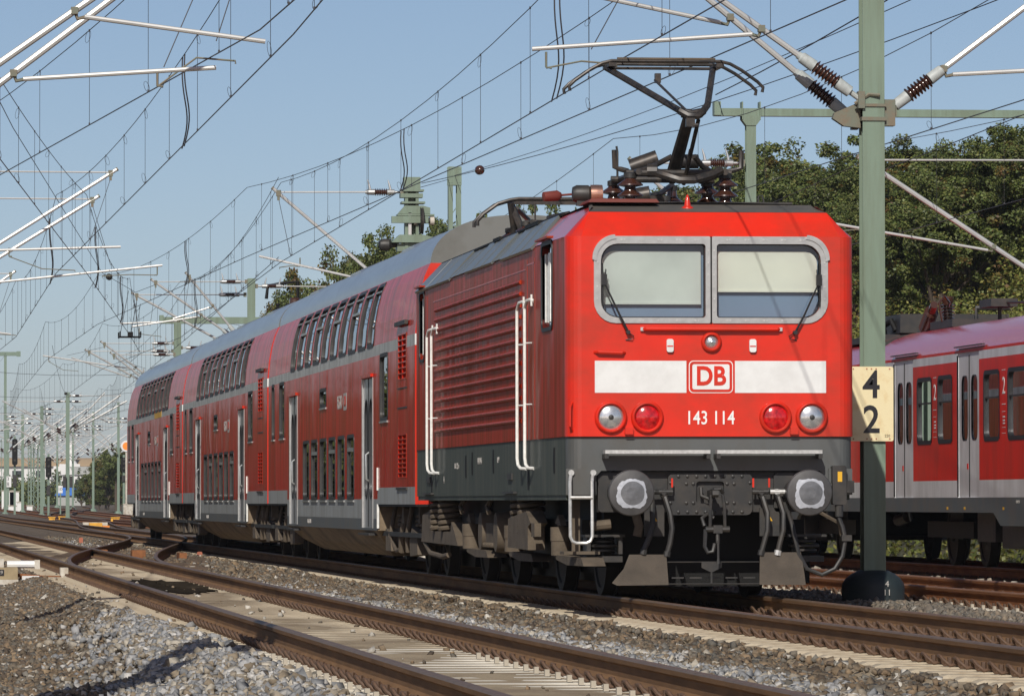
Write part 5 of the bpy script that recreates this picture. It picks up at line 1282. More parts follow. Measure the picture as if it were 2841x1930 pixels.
# near mast
A = mast('near green mast with cream board reading 4 2 beside the locomotive', 2.27, 3.6, 9.4, base=None)
m = MB(); m.lathe((0, 0, .0), (0, 0, 1), [(.335, -.15), (.335, .33), (.325, .37), (.29, .42), (.23, .465), (.16, .50), (.13, .505)], 14); fd = m.build('foundation_cap', 'mast_base', A)
put_text('lettering', text_mesh('4', .09, 'lettering_pale'), (.09, -.34, .36), FRONT, fd); put_text('lettering', text_mesh('11', .09, 'lettering_pale'), (.09, -.345, .27), FRONT, fd)
m = MB(); m.prism(rrect(-.272, .196, 1.87, 2.66, .02, 3), lambda u, v, t_: (u, t_, v), -.16, -.15); bd = m.build('number_board', 'sign_cream', A)
m = MB(); m.bx(-.2, .14, -.15, -.11, 1.95, 2.0); m.bx(-.2, .14, -.15, -.11, 2.5, 2.55)
for x in (-.235, -.09, -.04, .01, .155):
    for z in (1.895, 2.635): m.cyl((x, -.162, z), (x, -.166, z), .008, 6)
m.build('bolts', 'post_red', bd)
put_text('number', text_mesh('4', .41, 'sign_black', sx=.92, offset=.006), (-.04, -.161, 2.455), FRONT, bd); put_text('number', text_mesh('2', .41, 'sign_black', sx=.92, offset=.006), (-.04, -.161, 2.085), FRONT, bd)
put_text('number', text_mesh('220', .04, 'sign_black'), (.13, -.161, 1.925), FRONT, bd)
cantilever(A, -1, 2.46, 6.85, 5.22, 5.55, 3.65, xj=.46, y=-.10, zr=5.735, steady=(3.50, 2.75))
cantilever(A, -1, 2.30, 6.80, 5.02, 5.55, 3.0, xj=.62, y=.30, zr=6.35, tie=True)
cantilever(A, 1, 2.15, 6.6, 5.08, 5.5, 2.5, xj=.32, y=0, zr=5.60, steady=(1.75, 2.3))
m = MB(); m.bx(-.13, .13, -.135, .135, 5.27, 5.31); m.bx(-.13, .13, -.135, .135, 5.42, 5.45); m.prism([(-.12, 5.20), (-.30, 5.22), (-.42, 5.30), (-.40, 5.36), (-.12, 5.48)], lambda u, v, t_: (u, t_, v), .0, .10); m.bx(.12, .24, -.08, .08, 5.22, 5.50); m.bx(.16, .26, -.05, .05, 5.33, 5.45); m.tube([(-.2, -.1, 5.45), (-.05, -.13, 5.55), (.06, -.15, 5.54)], .02, 6); m.build('bracket', 'mast_fitting', A)
# crossbeam mast behind
P1 = mast('green mast carrying a long crossbeam behind the locomotive roof', 6.45, 38.6, 7.45, w=.165)
G = .27
m = MB(); m.bx(-.62, 6.3, -.07, .07, 7.45 + G, 7.57 + G); m.bx(-.62, 6.3, -.09, .09, 7.44 + G, 7.455 + G); m.bx(-.63, -.52, -.12, .12, 7.45 + G, 7.68 + G); bm = m.build('crossbeam', 'mast_green', P1)
m = MB(); m.prism([(-.16, 7.38 + G), (-.085, 7.28 + G), (.085, 7.28 + G), (.16, 7.38 + G), (.16, 7.44 + G), (-.16, 7.44 + G)], lambda u, v, t_: (u, t_, v), -.1, .1)
for x in (-.16, .14): m.bx(x, x + .02, -.11, .11, 7.38 + G, 7.68 + G)
m.build('clamp', 'mast_green', P1)
m = MB(); m.bx(6.06, 6.30, -.12, .12, -.1, 7.44 + G); m.build('second_post', 'mast_green', P1)
cantilever(P1, -1, 1.95, 6.62, 5.0, 5.5, 2.6, xj=.5, zr=5.75, steady=(2.4, 1.8))
Q = mast('green mast out at the right with a cantilever over the parked railcar', 12.2, 38.0, 8.0)
cantilever(Q, -1, 3.9, 6.66, 4.2, 5.45, 4.75, xj=.42, zr=5.66, steady=(3.7, 4.4), rt=.042)
# tension mast
B_ = thing('tension_mast', 'dark green tensioning mast with pulley wheel and stacked platforms', 'mast', (2.27, 54.7, -.27))
m = MB(); m.bx(-.15, -.09, -.12, .12, -.1, 7.20 + G); m.bx(.06, .12, -.12, .12, -.1, 7.20 + G); m.bx(-.09, .06, .06, .10, -.1, 7.18 + G); m.build('post', 'mast_green', B_)
m = MB(); m.bx(-.17, .15, -.16, .16, 7.05 + G, 7.30 + G); m.bx(-.18, .22, -.17, .17, 7.02 + G, 7.06 + G); m.bx(-.24, .20, -.14, .14, 6.90 + G, 6.98 + G); m.build('head', 'mast_green', B_)
m = MB(); m.bx(-.22, .24, -.2, .2, 6.78 + G, 6.82 + G); m.prism([(-.30, 6.58 + G), (.34, 6.58 + G), (.34, 6.70 + G), (.2, 6.74 + G), (-.16, 6.74 + G)], lambda u, v, t_: (u, t_, v), -.18, -.10); m.bx(-.30, .42, -.2, .2, 6.54 + G, 6.575 + G); m.bx(-.42, .30, -.22, -.10, 6.40 + G, 6.53 + G); m.prism([(-.42, 6.02 + G), (.38, 6.02 + G), (.42, 6.12 + G), (.2, 6.17 + G), (-.26, 6.17 + G)], lambda u, v, t_: (u, t_, v), -.2, .2); m.bx(-.30, .34, -.1, .2, 5.85 + G, 6.0 + G); m.build('platform', 'mast_green', B_)
m = MB(); m.lathe((.17, -.12, 6.45 + G), (1, 0, 0), [(.05, -.03), (.27, -.03), (.25, 0), (.27, .03), (.05, .03)], 22); m.cyl((.05, -.12, 6.45 + G), (.36, -.12, 6.45 + G), .06, 12); m.build('pulley', 'dark_grey', B_)
for a_, b_ in ((.34, .42), (.02, .08)): m = MB(); m.cyl((a_, -.12, 6.45 + G), (b_, -.12, 6.45 + G), .09, 12); m.build('bearing', 'concrete_pale', B_)
m = MB(); m.bx(-.09, -.03, -.18, -.14, 6.1 + G, 6.60 + G); m.tube([(.15, -.16, 6.0 + G), (.15, -.16, 5.4 + G)], .03, 8); m.build('guide', 'tube_alu', B_)
m = MB()
for i in range(12): m.lathe((-.02, -.05, 4.2 + G + i * .12), (0, 0, 1), [(.16, 0), (.16, .10)], 14)
m.build('counterweight', 'concrete_pale', B_)
m = MB(); m.lathe((-.66, 0, 5.98 + G), (1, 0, 0), [(.04, 0), (.10, .03), (.12, .10), (.12, .2), (.06, .26), (.04, .4)], 14); m.build('strain_insulator', 'dark_grey', B_)
cantilever(B_, -1, 2.62, 6.98, 4.9, 5.5, 3.0, xj=.20, zr=5.75, steady=(2.2, 2.6), x0=.18)
# lattice mast
Lm = thing('lattice_mast', 'pale green lattice mast with riveted head rising behind the coach roof', 'mast', (6.45, 87, -.27))
for s in (-1, 1):
    m = MB(); m.bx(s * .05, s * .16, -.13, -.118, -.1, 9.35 + G); m.bx(s * .05, s * .16, .118, .13, -.1, 9.35 + G); m.bx(s * .145, s * .16, -.118, .118, -.1, 9.35 + G); m.build('channel', 'mast_green', Lm)
m = MB()
z = 0
while z < 8.7:
    m.box((0, -.10, z + .2), (.02, .02, .46), Matrix.Rotation(.6 * (1 if int(z / .4) % 2 else -1), 3, 'Y')); z += .4
m.build('lacing', 'mast_green', Lm)
m = MB(); m.bx(-.17, .17, -.145, -.131, 8.95 + G, 9.42 + G); m.bx(-.17, .17, .131, .145, 8.95 + G, 9.42 + G); hd = m.build('head_plate', 'mast_green', Lm)
m = MB()
for x in (-.13, -.08, .10, .14):
    for z in (9.02, 9.2, 9.36): m.cyl((x, -.146, z + G), (x, -.155, z + G), .012, 6)
m.build('rivets', 'mast_green', hd)
# masts further along the train
C_ = mast('green mast with three cantilevers rising behind the middle coach', 2.27, 101.3, 7.14, w=.21)
cantilever(C_, -1, 2.65, 7.02, 5.25, 5.5, 3.3, xj=.5, zr=5.8, steady=(3.1, 2.5)); cantilever(C_, -1, 3.15, 6.68, 5.05, 5.5, 3.6, xj=.6, y=.5, zr=5.9, tie=True); cantilever(C_, -1, 1.75, 7.16, 5.2, 5.5, 2.2, xj=.6, y=-.5, zr=6.0, tie=False)
cantilever(C_, 1, 2.2, 6.9, 5.0, 5.5, 2.7, zr=5.75, steady=(2.5, 2.1))
D_ = mast('green mast with crossbeam and bundled insulators behind the last coaches', 2.27, 138.7, 7.05, w=.24)
m = MB(); m.bx(-.5, 4.4, -.12, .12, 7.05 + G, 7.28 + G); m.bx(-.62, -.48, -.15, .15, 7.05 + G, 7.34 + G); m.bx(4.1, 4.35, -.12, .12, -.1, 7.04 + G); m.bx(3.2, 3.9, -.1, .1, 6.75 + G, 7.0 + G); m.build('crossbeam', 'mast_green', D_)
cantilever(D_, -1, 2.5, 6.35, 4.6, 5.4, 4.6, xj=.55, zr=5.95, steady=(4.4, 3.4)); cantilever(D_, -1, 3.0, 6.1, 4.5, 5.4, 3.6, y=.6, zr=5.9); cantilever(D_, -1, 2.2, 5.95, 4.3, 5.4, 1.2, y=-.6, xj=.4, zr=5.5, steady=(1.2, 2.0)); cantilever(D_, 1, 2.0, 6.2, 4.6, 5.4, 2.6)
Ds = MB()
# disconnector on lattice stub between B and C, over the train
sw = thing('switch_mast', 'small lattice mast topped by a brown switch insulator behind the coach roof', 'mast', (6.45, 142, -.27))
m = MB()
for s in (-1, 1): m.bx(s * .10, s * .16, -.12, .12, -.1, 7.3)
z = .2
while z < 7: m.box((0, -.10, z), (.02, .02, .5), Matrix.Rotation(.6 * (1 if int(z * 2.5) % 2 else -1), 3, 'Y')); z += .42
m.bx(-.4, .4, -.14, .14, 7.3, 7.42); m.bx(-.45, .45, -.16, .16, 7.6, 7.66); m.build('post', 'mast_green', sw)
m = MB(); m.lathe((.1, 0, 7.66), (0, 0, 1), [(.16, 0), (.2, .04), (.2, .62), (.14, .68)], 14); m.build('switch_drum', 'insulator', sw)
m = MB()
for x in (-.5, -.15): m.lathe((x, 0, 7.75), (0, 0, 1), [(.05, 0), (.08, .04), (.05, .08), (.08, .14), (.05, .18), (.08, .24), (.05, .28), (.08, .34), (.05, .4)], 10)
m.tube([(-.9, 0, 8.3), (-.85, 0, 8.75), (-.3, 0, 8.85), (.2, 0, 8.9), (.2, 0, 8.3)], .06, 8); m.build('switch_arms', 'black', sw)
# left row: masts stand outside the picture, their arms reach over the first track
LY = [1.2, 57, 101, 141, 196, 251, 306, 361]
for i, y in enumerate(LY):
    lab = 'green mast %s in the row left of the first track' % ('beside the locomotive,', 'beside the first coach,', 'beside the second coach,', 'beside the last coach,', 'beyond the train,', 'well beyond the train,', 'far beyond the train,', 'at the far end,')[i]
    M_ = mast(lab, -8.55, y, 8.2, far=i > 3, base='plate', group='masts of the left row')
    f = i > 3
    cantilever(M_, 1, 4.15 if i != 1 else 5.0, 7.2 if i != 1 else 7.45, 4.35, 5.5, 4.15 if i != 1 else 5.2, xj=.527, y=-.55, zr=5.56 if i != 1 else 6.0, steady=None if i == 0 else (3.0, 4.3), far=f, rt=.036)
    cantilever(M_, 1, 3.85 if i != 1 else 4.7, 7.0, 4.15, 5.45, 3.75 if i != 1 else 6.1, xj=.417, y=.95, zr=5.41 if i != 1 else 5.7, steady=(3.15, 3.95) if i != 1 else (6.0, 4.9), far=f, rt=.036)
sg = mast('unseen green post with black screens added for its shadow, left of the first track', -8.3, -21.0, 8.6, w=.26)  # out-of-view post, added to throw a shadow on the foreground ballast
m = MB(); m.bx(-.42, .42, -.3, -.14, 3.0, 5.0); m.bx(-.36, .36, -.3, -.14, 5.8, 7.6); m.build('shadow_screen', 'black', sg)  # broad black plates, shaped to widen the shadow of the added post
# far masts
FM = [(4.05, 295, 7.7), (4.25, 353, 7.7), (4.45, 410, 7.8), (4.7, 468, 8.2)]
lb = ['green far mast with many white arms, the one nearest to the last coach', 'green far mast with bell-shaped foot beyond the yellow boxes', 'green far mast on a pale foundation between two others', 'green far mast carrying the white board 3 8']
for i, (x, y, h) in enumerate(FM):
    M_ = mast(lb[i], x, y, h, far=True, w=.23, group='far masts beyond the train')
    cantilever(M_, 1, 3.15, 7.45, 5.3, 5.6, 3.6, far=True, y=-.3, rt=.06, steady=(3.3, 2.7)); cantilever(M_, 1, 3.55, 7.1, 5.2, 5.6, 2.9, far=True, y=.5, rt=.06); cantilever(M_, 1, 2.25, 7.6, 5.35, 5.6, 2.6, far=True, y=1.2, rt=.05, tie=False)
    cantilever(M_, -1, 3.9, 7.1, 5.2, 5.6, 4.3, far=True, rt=.05, steady=(4.0, 3.4)); cantilever(M_, -1, 2.6, 6.6, 5.0, 5.4, 2.2, far=True, rt=.045, y=.6, tie=False)
    if i == 3:
        m = MB(); m.prism(rrect(-.30, .30, 2.2, 3.2, .04, 2), lambda u, v, t_: (u, t_, v), -.24, -.2); nb = m.build('number_board', 'white_paint', M_)
        put_text('number', text_mesh('3', .48, 'sign_black'), (0, -.245, 2.94), FRONT, nb); put_text('number', text_mesh('8', .48, 'sign_black'), (0, -.245, 2.47), FRONT, nb)
    if i == 0:
        m = MB(); m.bx(-.30, -.10, -.35, -.2, 2.1, 2.8); m.bx(.10, .30, -.35, -.2, 2.1, 2.8); m.build('cable_box', 'dark_grey', M_)
k = 0
tall = ['pale far mast among the tangle of wires, %s' % q for q in ('first of the right-hand row', 'second of the right-hand row', 'third of the right-hand row', 'fourth of the right-hand row', 'fifth of the right-hand row', 'last of the right-hand row')]
for x, y in ((11.6, 395), (11.8, 450), (12.0, 505), (12.3, 560), (12.6, 615), (13, 670)):
    M_ = mast(tall[k], x, y, 8.6, far=True, w=.20, group='right-hand row of far masts'); k += 1
    for s in (-1, 1):
        cantilever(M_, s, 3.6, 7.0, 4.6, 5.7, 4.1, far=True, rt=.05, y=-.4, steady=(3.8, 3.2)); cantilever(M_, s, 2.6, 7.3, 4.9, 5.7, 3.2, far=True, rt=.05, y=.5)
pm_ = mast('slender green mast with short crossbar at the left edge of the far yard', 2.2, 376, 12.1, far=True, w=.20)
m = MB(); m.bx(-.9, 1.0, -.12, .12, 12.1, 12.4); m.bx(.85, 1.15, -.14, .14, 12.05, 12.45); m.build('crossbar', 'mast_green_far', pm_)
cantilever(pm_, 1, 3.3, 7.2, 4.5, 5.6, 2.6, far=True, rt=.05); cantilever(pm_, 1, 1.6, 6.9, 5.3, 5.6, 1.2, far=True, rt=.04)
for i, (x, y, h) in enumerate(((6.5, 430, 6.5), (7.3, 470, 6.0), (8.2, 520, 7.5), (9.6, 560, 8.5), (10.5, 600, 7.0), (5.2, 520, 7))):
    t = thing('lattice_mast', 'thin pale green lattice mast in the far yard, %s beyond the 3 8 mast' % ('first', 'second', 'third', 'fourth', 'fifth', 'sixth')[i], 'mast', (x, y, rise(y) - .27), group='thin lattice masts in the far yard')
    m = MB(); m.bx(-.2, -.14, -.1, .1, 0, h); m.bx(.14, .2, -.1, .1, 0, h); m.build('legs', 'mast_green_far', t)
    m = MB(); z = .3
    while z < h: m.box((0, 0, z), (.05, .05, .62), Matrix.Rotation(.62 * (1 if int(z / .5) % 2 else -1), 3, 'Y')); z += .5
    m.build('lacing', 'mast_green_far', t)

# wires
def overhead(label, pts, hs=1.55, step=5.5, y_from=None, rc=.0075, rm=.006, jump=(), droppers=True, loops=True, sag=.32):
    """pts: supports (x, y, z contact)"""
    t = thing('overhead_line', label, 'overhead wire')
    m = MB(); m.tube(pts, rc, 5); m.build('contact_wire', 'wire', t)
    ms = []
    for (x0, y0, z0), (x1, y1, z1) in zip(pts, pts[1:]):
        n = max(6, int(abs(y1 - y0) / 4))
        for i in range(n):
            q = i / n; ms.append((x0 + (x1-x0)*q, y0 + (y1-y0)*q, z0 + (z1-z0)*q + hs - 4 * hs * sag * q * (1 - q)))
    ms.append((pts[-1][0], pts[-1][1], pts[-1][2] + hs))
    m = MB(); m.tube(ms, rm, 5); m.build('messenger_wire', 'wire', t)
    for (x0, y0, z0), (x1, y1, z1) in zip(pts, pts[1:]):
        if not droppers or abs(y0) > 420: continue
        n = max(3, int(abs(y1 - y0) / step))
        for i in range(n):
            q = (i + .5) / n
            x, y, z = x0 + (x1-x0)*q, y0 + (y1-y0)*q, z0 + (z1-z0)*q
            zt = z + hs - 4 * hs * sag * q * (1 - q)
            m = MB(); m.tube([(x, y, z), (x, y, zt)], .0032 if y < 80 else .004, 4)
            if loops and y < 110:
                for zb_, sg_ in ((z, 1), (zt, -1)):
                    if rnd.random() < .3: continue
                    w_, h_, sd = rnd.uniform(.018, .034), rnd.uniform(.05, .085), rnd.choice((-1, 1))
                    m.tube([(x + sd * w_ * (math.sin(a) + (1 - math.cos(a)) * .6), y, zb_ + sg_ * h_ * (1 - math.cos(a))) for a in [k * math.pi / 5 for k in range(11)]], .0024, 4)
            m.box((x, y, z + .012), (.018, .03, .03)); m.box((x, y, zt), (.018, .03, .03))
            m.build('dropper', 'wire', t)
    for y in jump:
        for (x0, y0, z0), (x1, y1, z1) in zip(pts, pts[1:]):
            if y0 <= y <= y1:
                q = (y - y0) / (y1 - y0); x = x0 + (x1-x0)*q; z = z0 + (z1-z0)*q; zt = z + hs - 4 * hs * sag * q * (1 - q)
                for o in (0, .5):
                    m = MB(); c4 = [Vector((x, y + o, zt)), Vector((x - .04, y + o, z + (zt - z) * .45)), Vector((x + .16, y + o + .1, z + (zt - z) * .45)), Vector((x + .02, y + o + .5, z))]
                    m.tube([c4[0] * (1-q_)**3 + c4[1] * 3*q_*(1-q_)**2 + c4[2] * 3*q_*q_*(1-q_) + c4[3] * q_**3 for q_ in [k_ / 12 for k_ in range(13)]], .009, 6); m.build('jumper_cable', 'wire', t)
    return t
st_ = lambda i: .3 if i % 2 else -.3
y1s = [-62, -1.0, 57, 101, 141, 196, 251, 306, 361, 416]
overhead('overhead line running above the left track', [(T1 + st_(i) * .6, y, 5.50) for i, y in enumerate(y1s)], jump=(-6, 16, 62))
y2s = [-50, 3.5, 54.7, 101.3, 138.7, 195, 250, 305, 360, 415]
overhead('overhead line above the red passenger train, touching the raised pantograph', [(T2 + (-.42 if i == 1 else st_(i)), y, 5.64 if y < 100 else 5.5) for i, y in enumerate(y2s)], jump=(9, 92))
overhead('overhead line above the rusty track behind the near mast', [(T3 + st_(i), y, 5.5) for i, y in enumerate([-52, 3.6, 38.6, 101.3, 138.7, 195, 250, 305])], jump=())
overhead('overhead line above the parked railcars', [(T4 + st_(i), y, 5.5) for i, y in enumerate([-20, 38.3, 90, 142, 196, 250])])
overhead('slanting overhead line crossing from the left over to the train', [(-9.6, -24, 5.5), (-4.0, 57, 5.5), (-1.2, 99, 5.5), (.2, 122, 5.6), (.6, 138, 5.7)], jump=(64, 88))
overhead('slanting overhead line leaving the left track outward', [(-3.6, -40, 5.52), (-4.6, -1.5, 5.5), (-8.4, 52, 5.7)], jump=(-9,))
overhead('slanting overhead line between the train and the far masts', [(-.4, 54, 5.7), (.5, 101, 5.5), (2.2, 180, 5.5), (4.3, 240, 5.5), (4.4, 300, 5.5)], jump=())
overhead('overhead line above the far right tracks', [(7.5 + st_(i), y, 5.7) for i, y in enumerate([295, 353, 410, 468, 530])], loops=False)
overhead('outer overhead line above the far right tracks', [(15 + st_(i), y, 5.8) for i, y in enumerate([340, 395, 450, 505, 560, 615])], loops=False)
def single(label, pts, r=.007, ball=None):
    t = thing('feeder_wire', label, 'wire')
    m = MB(); m.tube(pts, r, 5); m.build('strand', 'wire', t)
    if ball:
        p = Vector(pts[ball[0]]).lerp(Vector(pts[ball[0] + 1]), ball[1])
        d = (Vector(pts[ball[0] + 1]) - Vector(pts[ball[0]])).normalized()
        m = MB(); m.lathe(p - d * .11, d, [(.02, 0), (.07, .03), (.088, .07), (.088, .15), (.07, .19), (.02, .22)], 14); m.build('egg_insulator', ball[2], t)
    return t
def sagw(a, b, s, n=12): return [(a[0] + (b[0]-a[0])*i/n, a[1] + (b[1]-a[1])*i/n, a[2] + (b[2]-a[2])*i/n - 4*s*(i/n)*(1-i/n)) for i in range(n+1)]
single('anchor wire with an egg insulator from the tension mast to the right', sagw((2.45, 54.6, 7.18), (5.3, 2, 6.95), .25) + [(7.5, -45, 6.9)], ball=(1, .6, 'insulator'))
single('feeder wire from the crossbeam end rising past the near mast', sagw((5.86, 38.6, 7.80), (2.4, -40, 8.2), .5), r=.010)
single('earth wire passing behind the near mast towards the trees', sagw((6.45, 87, 9.2), (4.2, -40, 7.2), .6))
single('wire strung from the lattice mast down to the tension mast', [(6.3, 87, 9.1), (2.4, 54.8, 7.1)])
single('feeder wire sloping over the parked railcar', sagw((8.6, 38.6, 6.5), (9.6, -30, 8.4), .2), r=.008)
single('slanting stay wire with a round weight above the last coach', [(-9.6, -24, 7.1), (-6.0, 36, 7.0), (-2.2, 93, 6.95), (-1.0, 100, 6.7), (-.4, 101, 6.95)], ball=(2, .2, 'dark_grey'))
single('thin wire with a small ring insulator across the far yard', sagw((-2.0, 139, 6.3), (4.05, 295, 7.6), .5), ball=(9, .5, 'dark_grey'))
single('wire from the far crossbar mast dipping towards the last coach', sagw((2.2, 376, 12.2), (-4.6, 141, 7.0), .9))
single('wire across the far yard between two rows of masts', sagw((4.05, 295, 7.3), (11.6, 395, 7.0), .7))
overhead('second overhead line slanting across the red passenger train', [(2.0, -46, 5.62), (.55, 3.3, 5.66), (-.95, 54.9, 5.75), (-2.0, 101, 5.85), (-2.2, 140, 5.8), (-1.6, 196, 5.7), (-.6, 251, 5.6)], jump=(30, 70), hs=1.35)
overhead('overhead line above the rails just right of the far masts', [(T3 + st_(i), y, 5.55) for i, y in enumerate([305, 353, 410, 468, 520])], loops=False)
overhead('overhead line fanning out between the two rows of far masts', [(1.0, 250, 5.5), (3.0, 300, 5.6), (6.4, 353, 5.7), (9.6, 410, 5.8), (11.5, 450, 5.9)], loops=False, jump=(280,))
for i_, yy_ in enumerate((198, 253, 308, 363, 418)):
    single('cross-span wire over the far yard, %s behind the train' % ('first', 'second', 'third', 'fourth', 'fifth')[i_], sagw((-8.5, yy_, 7.6), (11.7, yy_ + 6, 7.9), 1.1), r=.009)
# section insulator hanging above the middle coach
t = thing('section_insulator', 'black section insulator hanging in the wires above the second coach', 'insulator', (-1.15, 100.2, 5.5))
m = MB()
for s in (-1, 1): m.tube([(s * .28, -.5, .12), (s * .28, -.5, -.03), (s * .28, .5, -.03), (s * .28, .5, .12)], .02, 6)
m.tube([(-.30, 0, -.02), (.30, 0, -.02)], .03, 6); m.box((.02, 0, .05), (.14, .3, .14)); m.build('runner', 'black', t)
m = MB()
for a, b in (((-.26, -.3, .1), (-.03, 0, 1.25)), ((.26, .3, .1), (.1, 0, 1.2)), ((.05, .2, .1), (.2, 0, 1.0))): m.tube([a, b], .009, 5)
m.build('hanger', 'wire', t)
# ---------------------------------------------------------------- vegetation, far buildings and signals
def leaves_mesh(name, P, N, size, cols, seed):
    """one rhombic leaf per point, faces turned roughly to N"""
    rg = np.random.default_rng(seed); n = len(P)
    N = N + rg.normal(size=(n, 3)) * .75; N /= np.linalg.norm(N, axis=1)[:, None]
    a = np.cross(N, rg.normal(size=(n, 3))); a /= np.linalg.norm(a, axis=1)[:, None]
    b = np.cross(N, a)
    s = size * rg.uniform(.65, 1.35, n); L = (a * s[:, None]); W = (b * (s * .62)[:, None])
    v = np.stack([P - L * .5, P + W * .5, P + L * .5, P - W * .5], 1)
    me = bpy.data.meshes.new(name)
    me.vertices.add(n * 4); me.vertices.foreach_set('co', v.reshape(-1))
    me.loops.add(n * 4); me.loops.foreach_set('vertex_index', np.arange(n * 4, dtype=np.int32))
    me.polygons.add(n); me.polygons.foreach_set('loop_start', np.arange(0, n * 4, 4, dtype=np.int32))
    me.update(calc_edges=True)
    at = me.attributes.new('tint', 'FLOAT_COLOR', 'POINT')
    at.data.foreach_set('color', np.concatenate([np.repeat(cols, 4, axis=0), np.ones((n * 4, 1))], 1).reshape(-1).astype(np.float32))
    me.materials.append(MATS['leaf'])
    return me
GREEN = np.array([[.094, .128, .030], [.118, .146, .034], [.072, .102, .027], [.148, .160, .042], [.108, .128, .038]])
AUTUMN = np.array([[.13, .11, .025], [.17, .12, .02], [.12, .065, .02], [.10, .105, .03]])
def crown(seed, rx, rz, n, autumn=.08, leaf=.105, lobes=18):
    """crown of clumps round a centre at height rz; clumps are spread unevenly so sky shows through"""
    rg = np.random.default_rng(seed)
    u = rg.normal(size=(lobes, 3)); u /= np.linalg.norm(u, axis=1)[:, None]; u[:, 2] = np.abs(u[:, 2]) * 1.1 - .35
    c = u * np.array([rx, rx, rz]) * rg.uniform(.35, .80, (lobes, 1)); r = rg.uniform(.30, .52, lobes) * rx
    nt = lobes * 14                                   # twigs sticking out of every lobe
    li = rg.integers(0, lobes, nt); w = rg.normal(size=(nt, 3)); w /= np.linalg.norm(w, axis=1)[:, None]
    tc = c[li] + w * (r[li] * rg.uniform(.55, 1.12, nt))[:, None]; tr = rg.uniform(.16, .34, nt) * rx * .42
    k = rg.integers(0, nt, n)
    d = rg.normal(size=(n, 3)); d /= np.linalg.norm(d, axis=1)[:, None]
    rad = tr[k] * rg.random(n) ** .45
    P = tc[k] + d * rad[:, None] * np.array([1, 1, .8])
    N = d * .6 + w[k] * .6 + np.array([0, 0, .5])
    P[:, 2] += rz
    tw = rg.uniform(.72, 1.3, nt)[k][:, None]
    cols = GREEN[rg.integers(0, len(GREEN), n)] * tw * rg.uniform(.8, 1.25, (n, 1))
    au = (rg.random(nt) < autumn * 1.6)[k] & (rg.random(n) < .75) | (rg.random(n) < autumn * .35)
    cols[au] = AUTUMN[rg.integers(0, len(AUTUMN), au.sum())] * rg.uniform(.7, 1.2, (au.sum(), 1))
    return leaves_mesh('crown', P, N, leaf, cols, seed + 1), c, r
def tree_proto(seed, rx, rz, n, th, autumn=.08, leaf=.105, name='tree'):
    t = thing(name, 'tree', 'tree')
    me, c, r = crown(seed, rx, rz, n, autumn, leaf)
    link('crown', me, t, (0, 0, th - rz * .25))
    m = MB(); base = th - rz * .25
    m.tube([(0, 0, -.8), (.03, .02, th * .4), (.08, -.05, base + rz * .5), (.1, .05, base + rz * 1.0)], [.20, .16, .11, .05], 8)
    for i in range(min(9, len(c))):
        e = Vector((c[i][0], c[i][1], c[i][2] + rz + base)); s0 = Vector((.05, 0, base + rz * .15 + .35 * rz * (i % 4) / 4))
        m.tube([s0, s0.lerp(e, .5) + Vector((0, 0, .25)), e], [.07, .05, .015], 6)
    m.build('trunk', 'bark', t)
    return t
protos = [tree_proto(21, 2.9, 3.0, 46000, 1.5, .06), tree_proto(34, 3.2, 3.4, 52000, 1.4, .12), tree_proto(47, 2.6, 3.3, 42000, 1.6, .04)]
autumn_p = tree_proto(59, 3.0, 3.3, 42000, 1.4, .5)
used = set()
HT = {}
for p in protos + [autumn_p]:
    ch = [c for c in p.children if c.name.startswith('crown')][0]; co = np.empty(len(ch.data.vertices) * 3, np.float32); ch.data.vertices.foreach_get('co', co)
    HT[id(p)] = float(np.percentile(co.reshape(-1, 3)[:, 2], 99.7)) + ch.location.z
def tree(p, x, y, top, label, group, rz=None, sx=1.0):
    """copy of prototype p scaled so that its top reaches height top"""
    o = p if id(p) not in used else copy_tree(p)
    used.add(id(p))
    z0 = gz(x, y)
    h = HT[id(p)]
    s = (top - z0) / h
    o.location = (x, y, z0); o.scale = (s * sx, s * sx, s); o.rotation_euler = (0, 0, rnd.uniform(0, 6.28) if rz is None else rz)
    o['label'] = label; o['group'] = group
    return o
GR = 'trees on the embankment behind the railcars'
emb = [(0, 22.0, 141, 11.6), (1, 25, 156, 14.2), (2, 24.5, 146, 13.6), (0, 25, 138, 13.4), (1, 25.5, 131, 12.4), (2, 25, 124, 11.6), (1, 25, 116, 12.1), (0, 24.5, 111, 11.3), (2, 25.5, 107, 12.2), (1, 26, 102, 11.8), (0, 26.5, 97, 11.4),
       (2, 29, 165, 13.4), (0, 30, 150, 13.6), (1, 30, 138, 13.0), (2, 30, 127, 12.6), (0, 30, 118, 12.4), (1, 31, 108, 12.6), (2, 23.2, 134, 11.0), (1, 22.6, 121, 10.2), (0, 22.8, 108, 10.3)]
ORD = ['first', 'second', 'third', 'fourth', 'fifth', 'sixth', 'seventh', 'eighth', 'ninth', 'tenth', 'eleventh', 'twelfth', 'thirteenth', 'fourteenth']
for nm, row in (('front', [e for e in emb if e[1] < 28]), ('rear', [e for e in emb if e[1] >= 28])):
    for i, (k, x, y, top) in enumerate(sorted(row, key=lambda e: (e[1] + 8.4) / (e[2] + 56))):
        tree(protos[k], x, y, top, 'green tree of the %s row on the embankment, %s from the crossbeam mast' % (nm, ORD[i]), GR, sx=1.12)
GM = 'trees behind the coaches'
mid_ = [('a', 13.8, 236, 11.4), (1, 14.3, 222, 12.0), ('a', 14.4, 208, 12.6), (0, 14.8, 197, 12.5), (2, 15.2, 187, 12.9), (1, 15.0, 176, 12.2), (0, 15.4, 167, 11.7), (2, 16.5, 228, 12.5), (1, 18, 204, 13.0), (0, 17.5, 180, 12.6), (2, 17, 158, 12.0), (1, 19, 152, 12.0)]
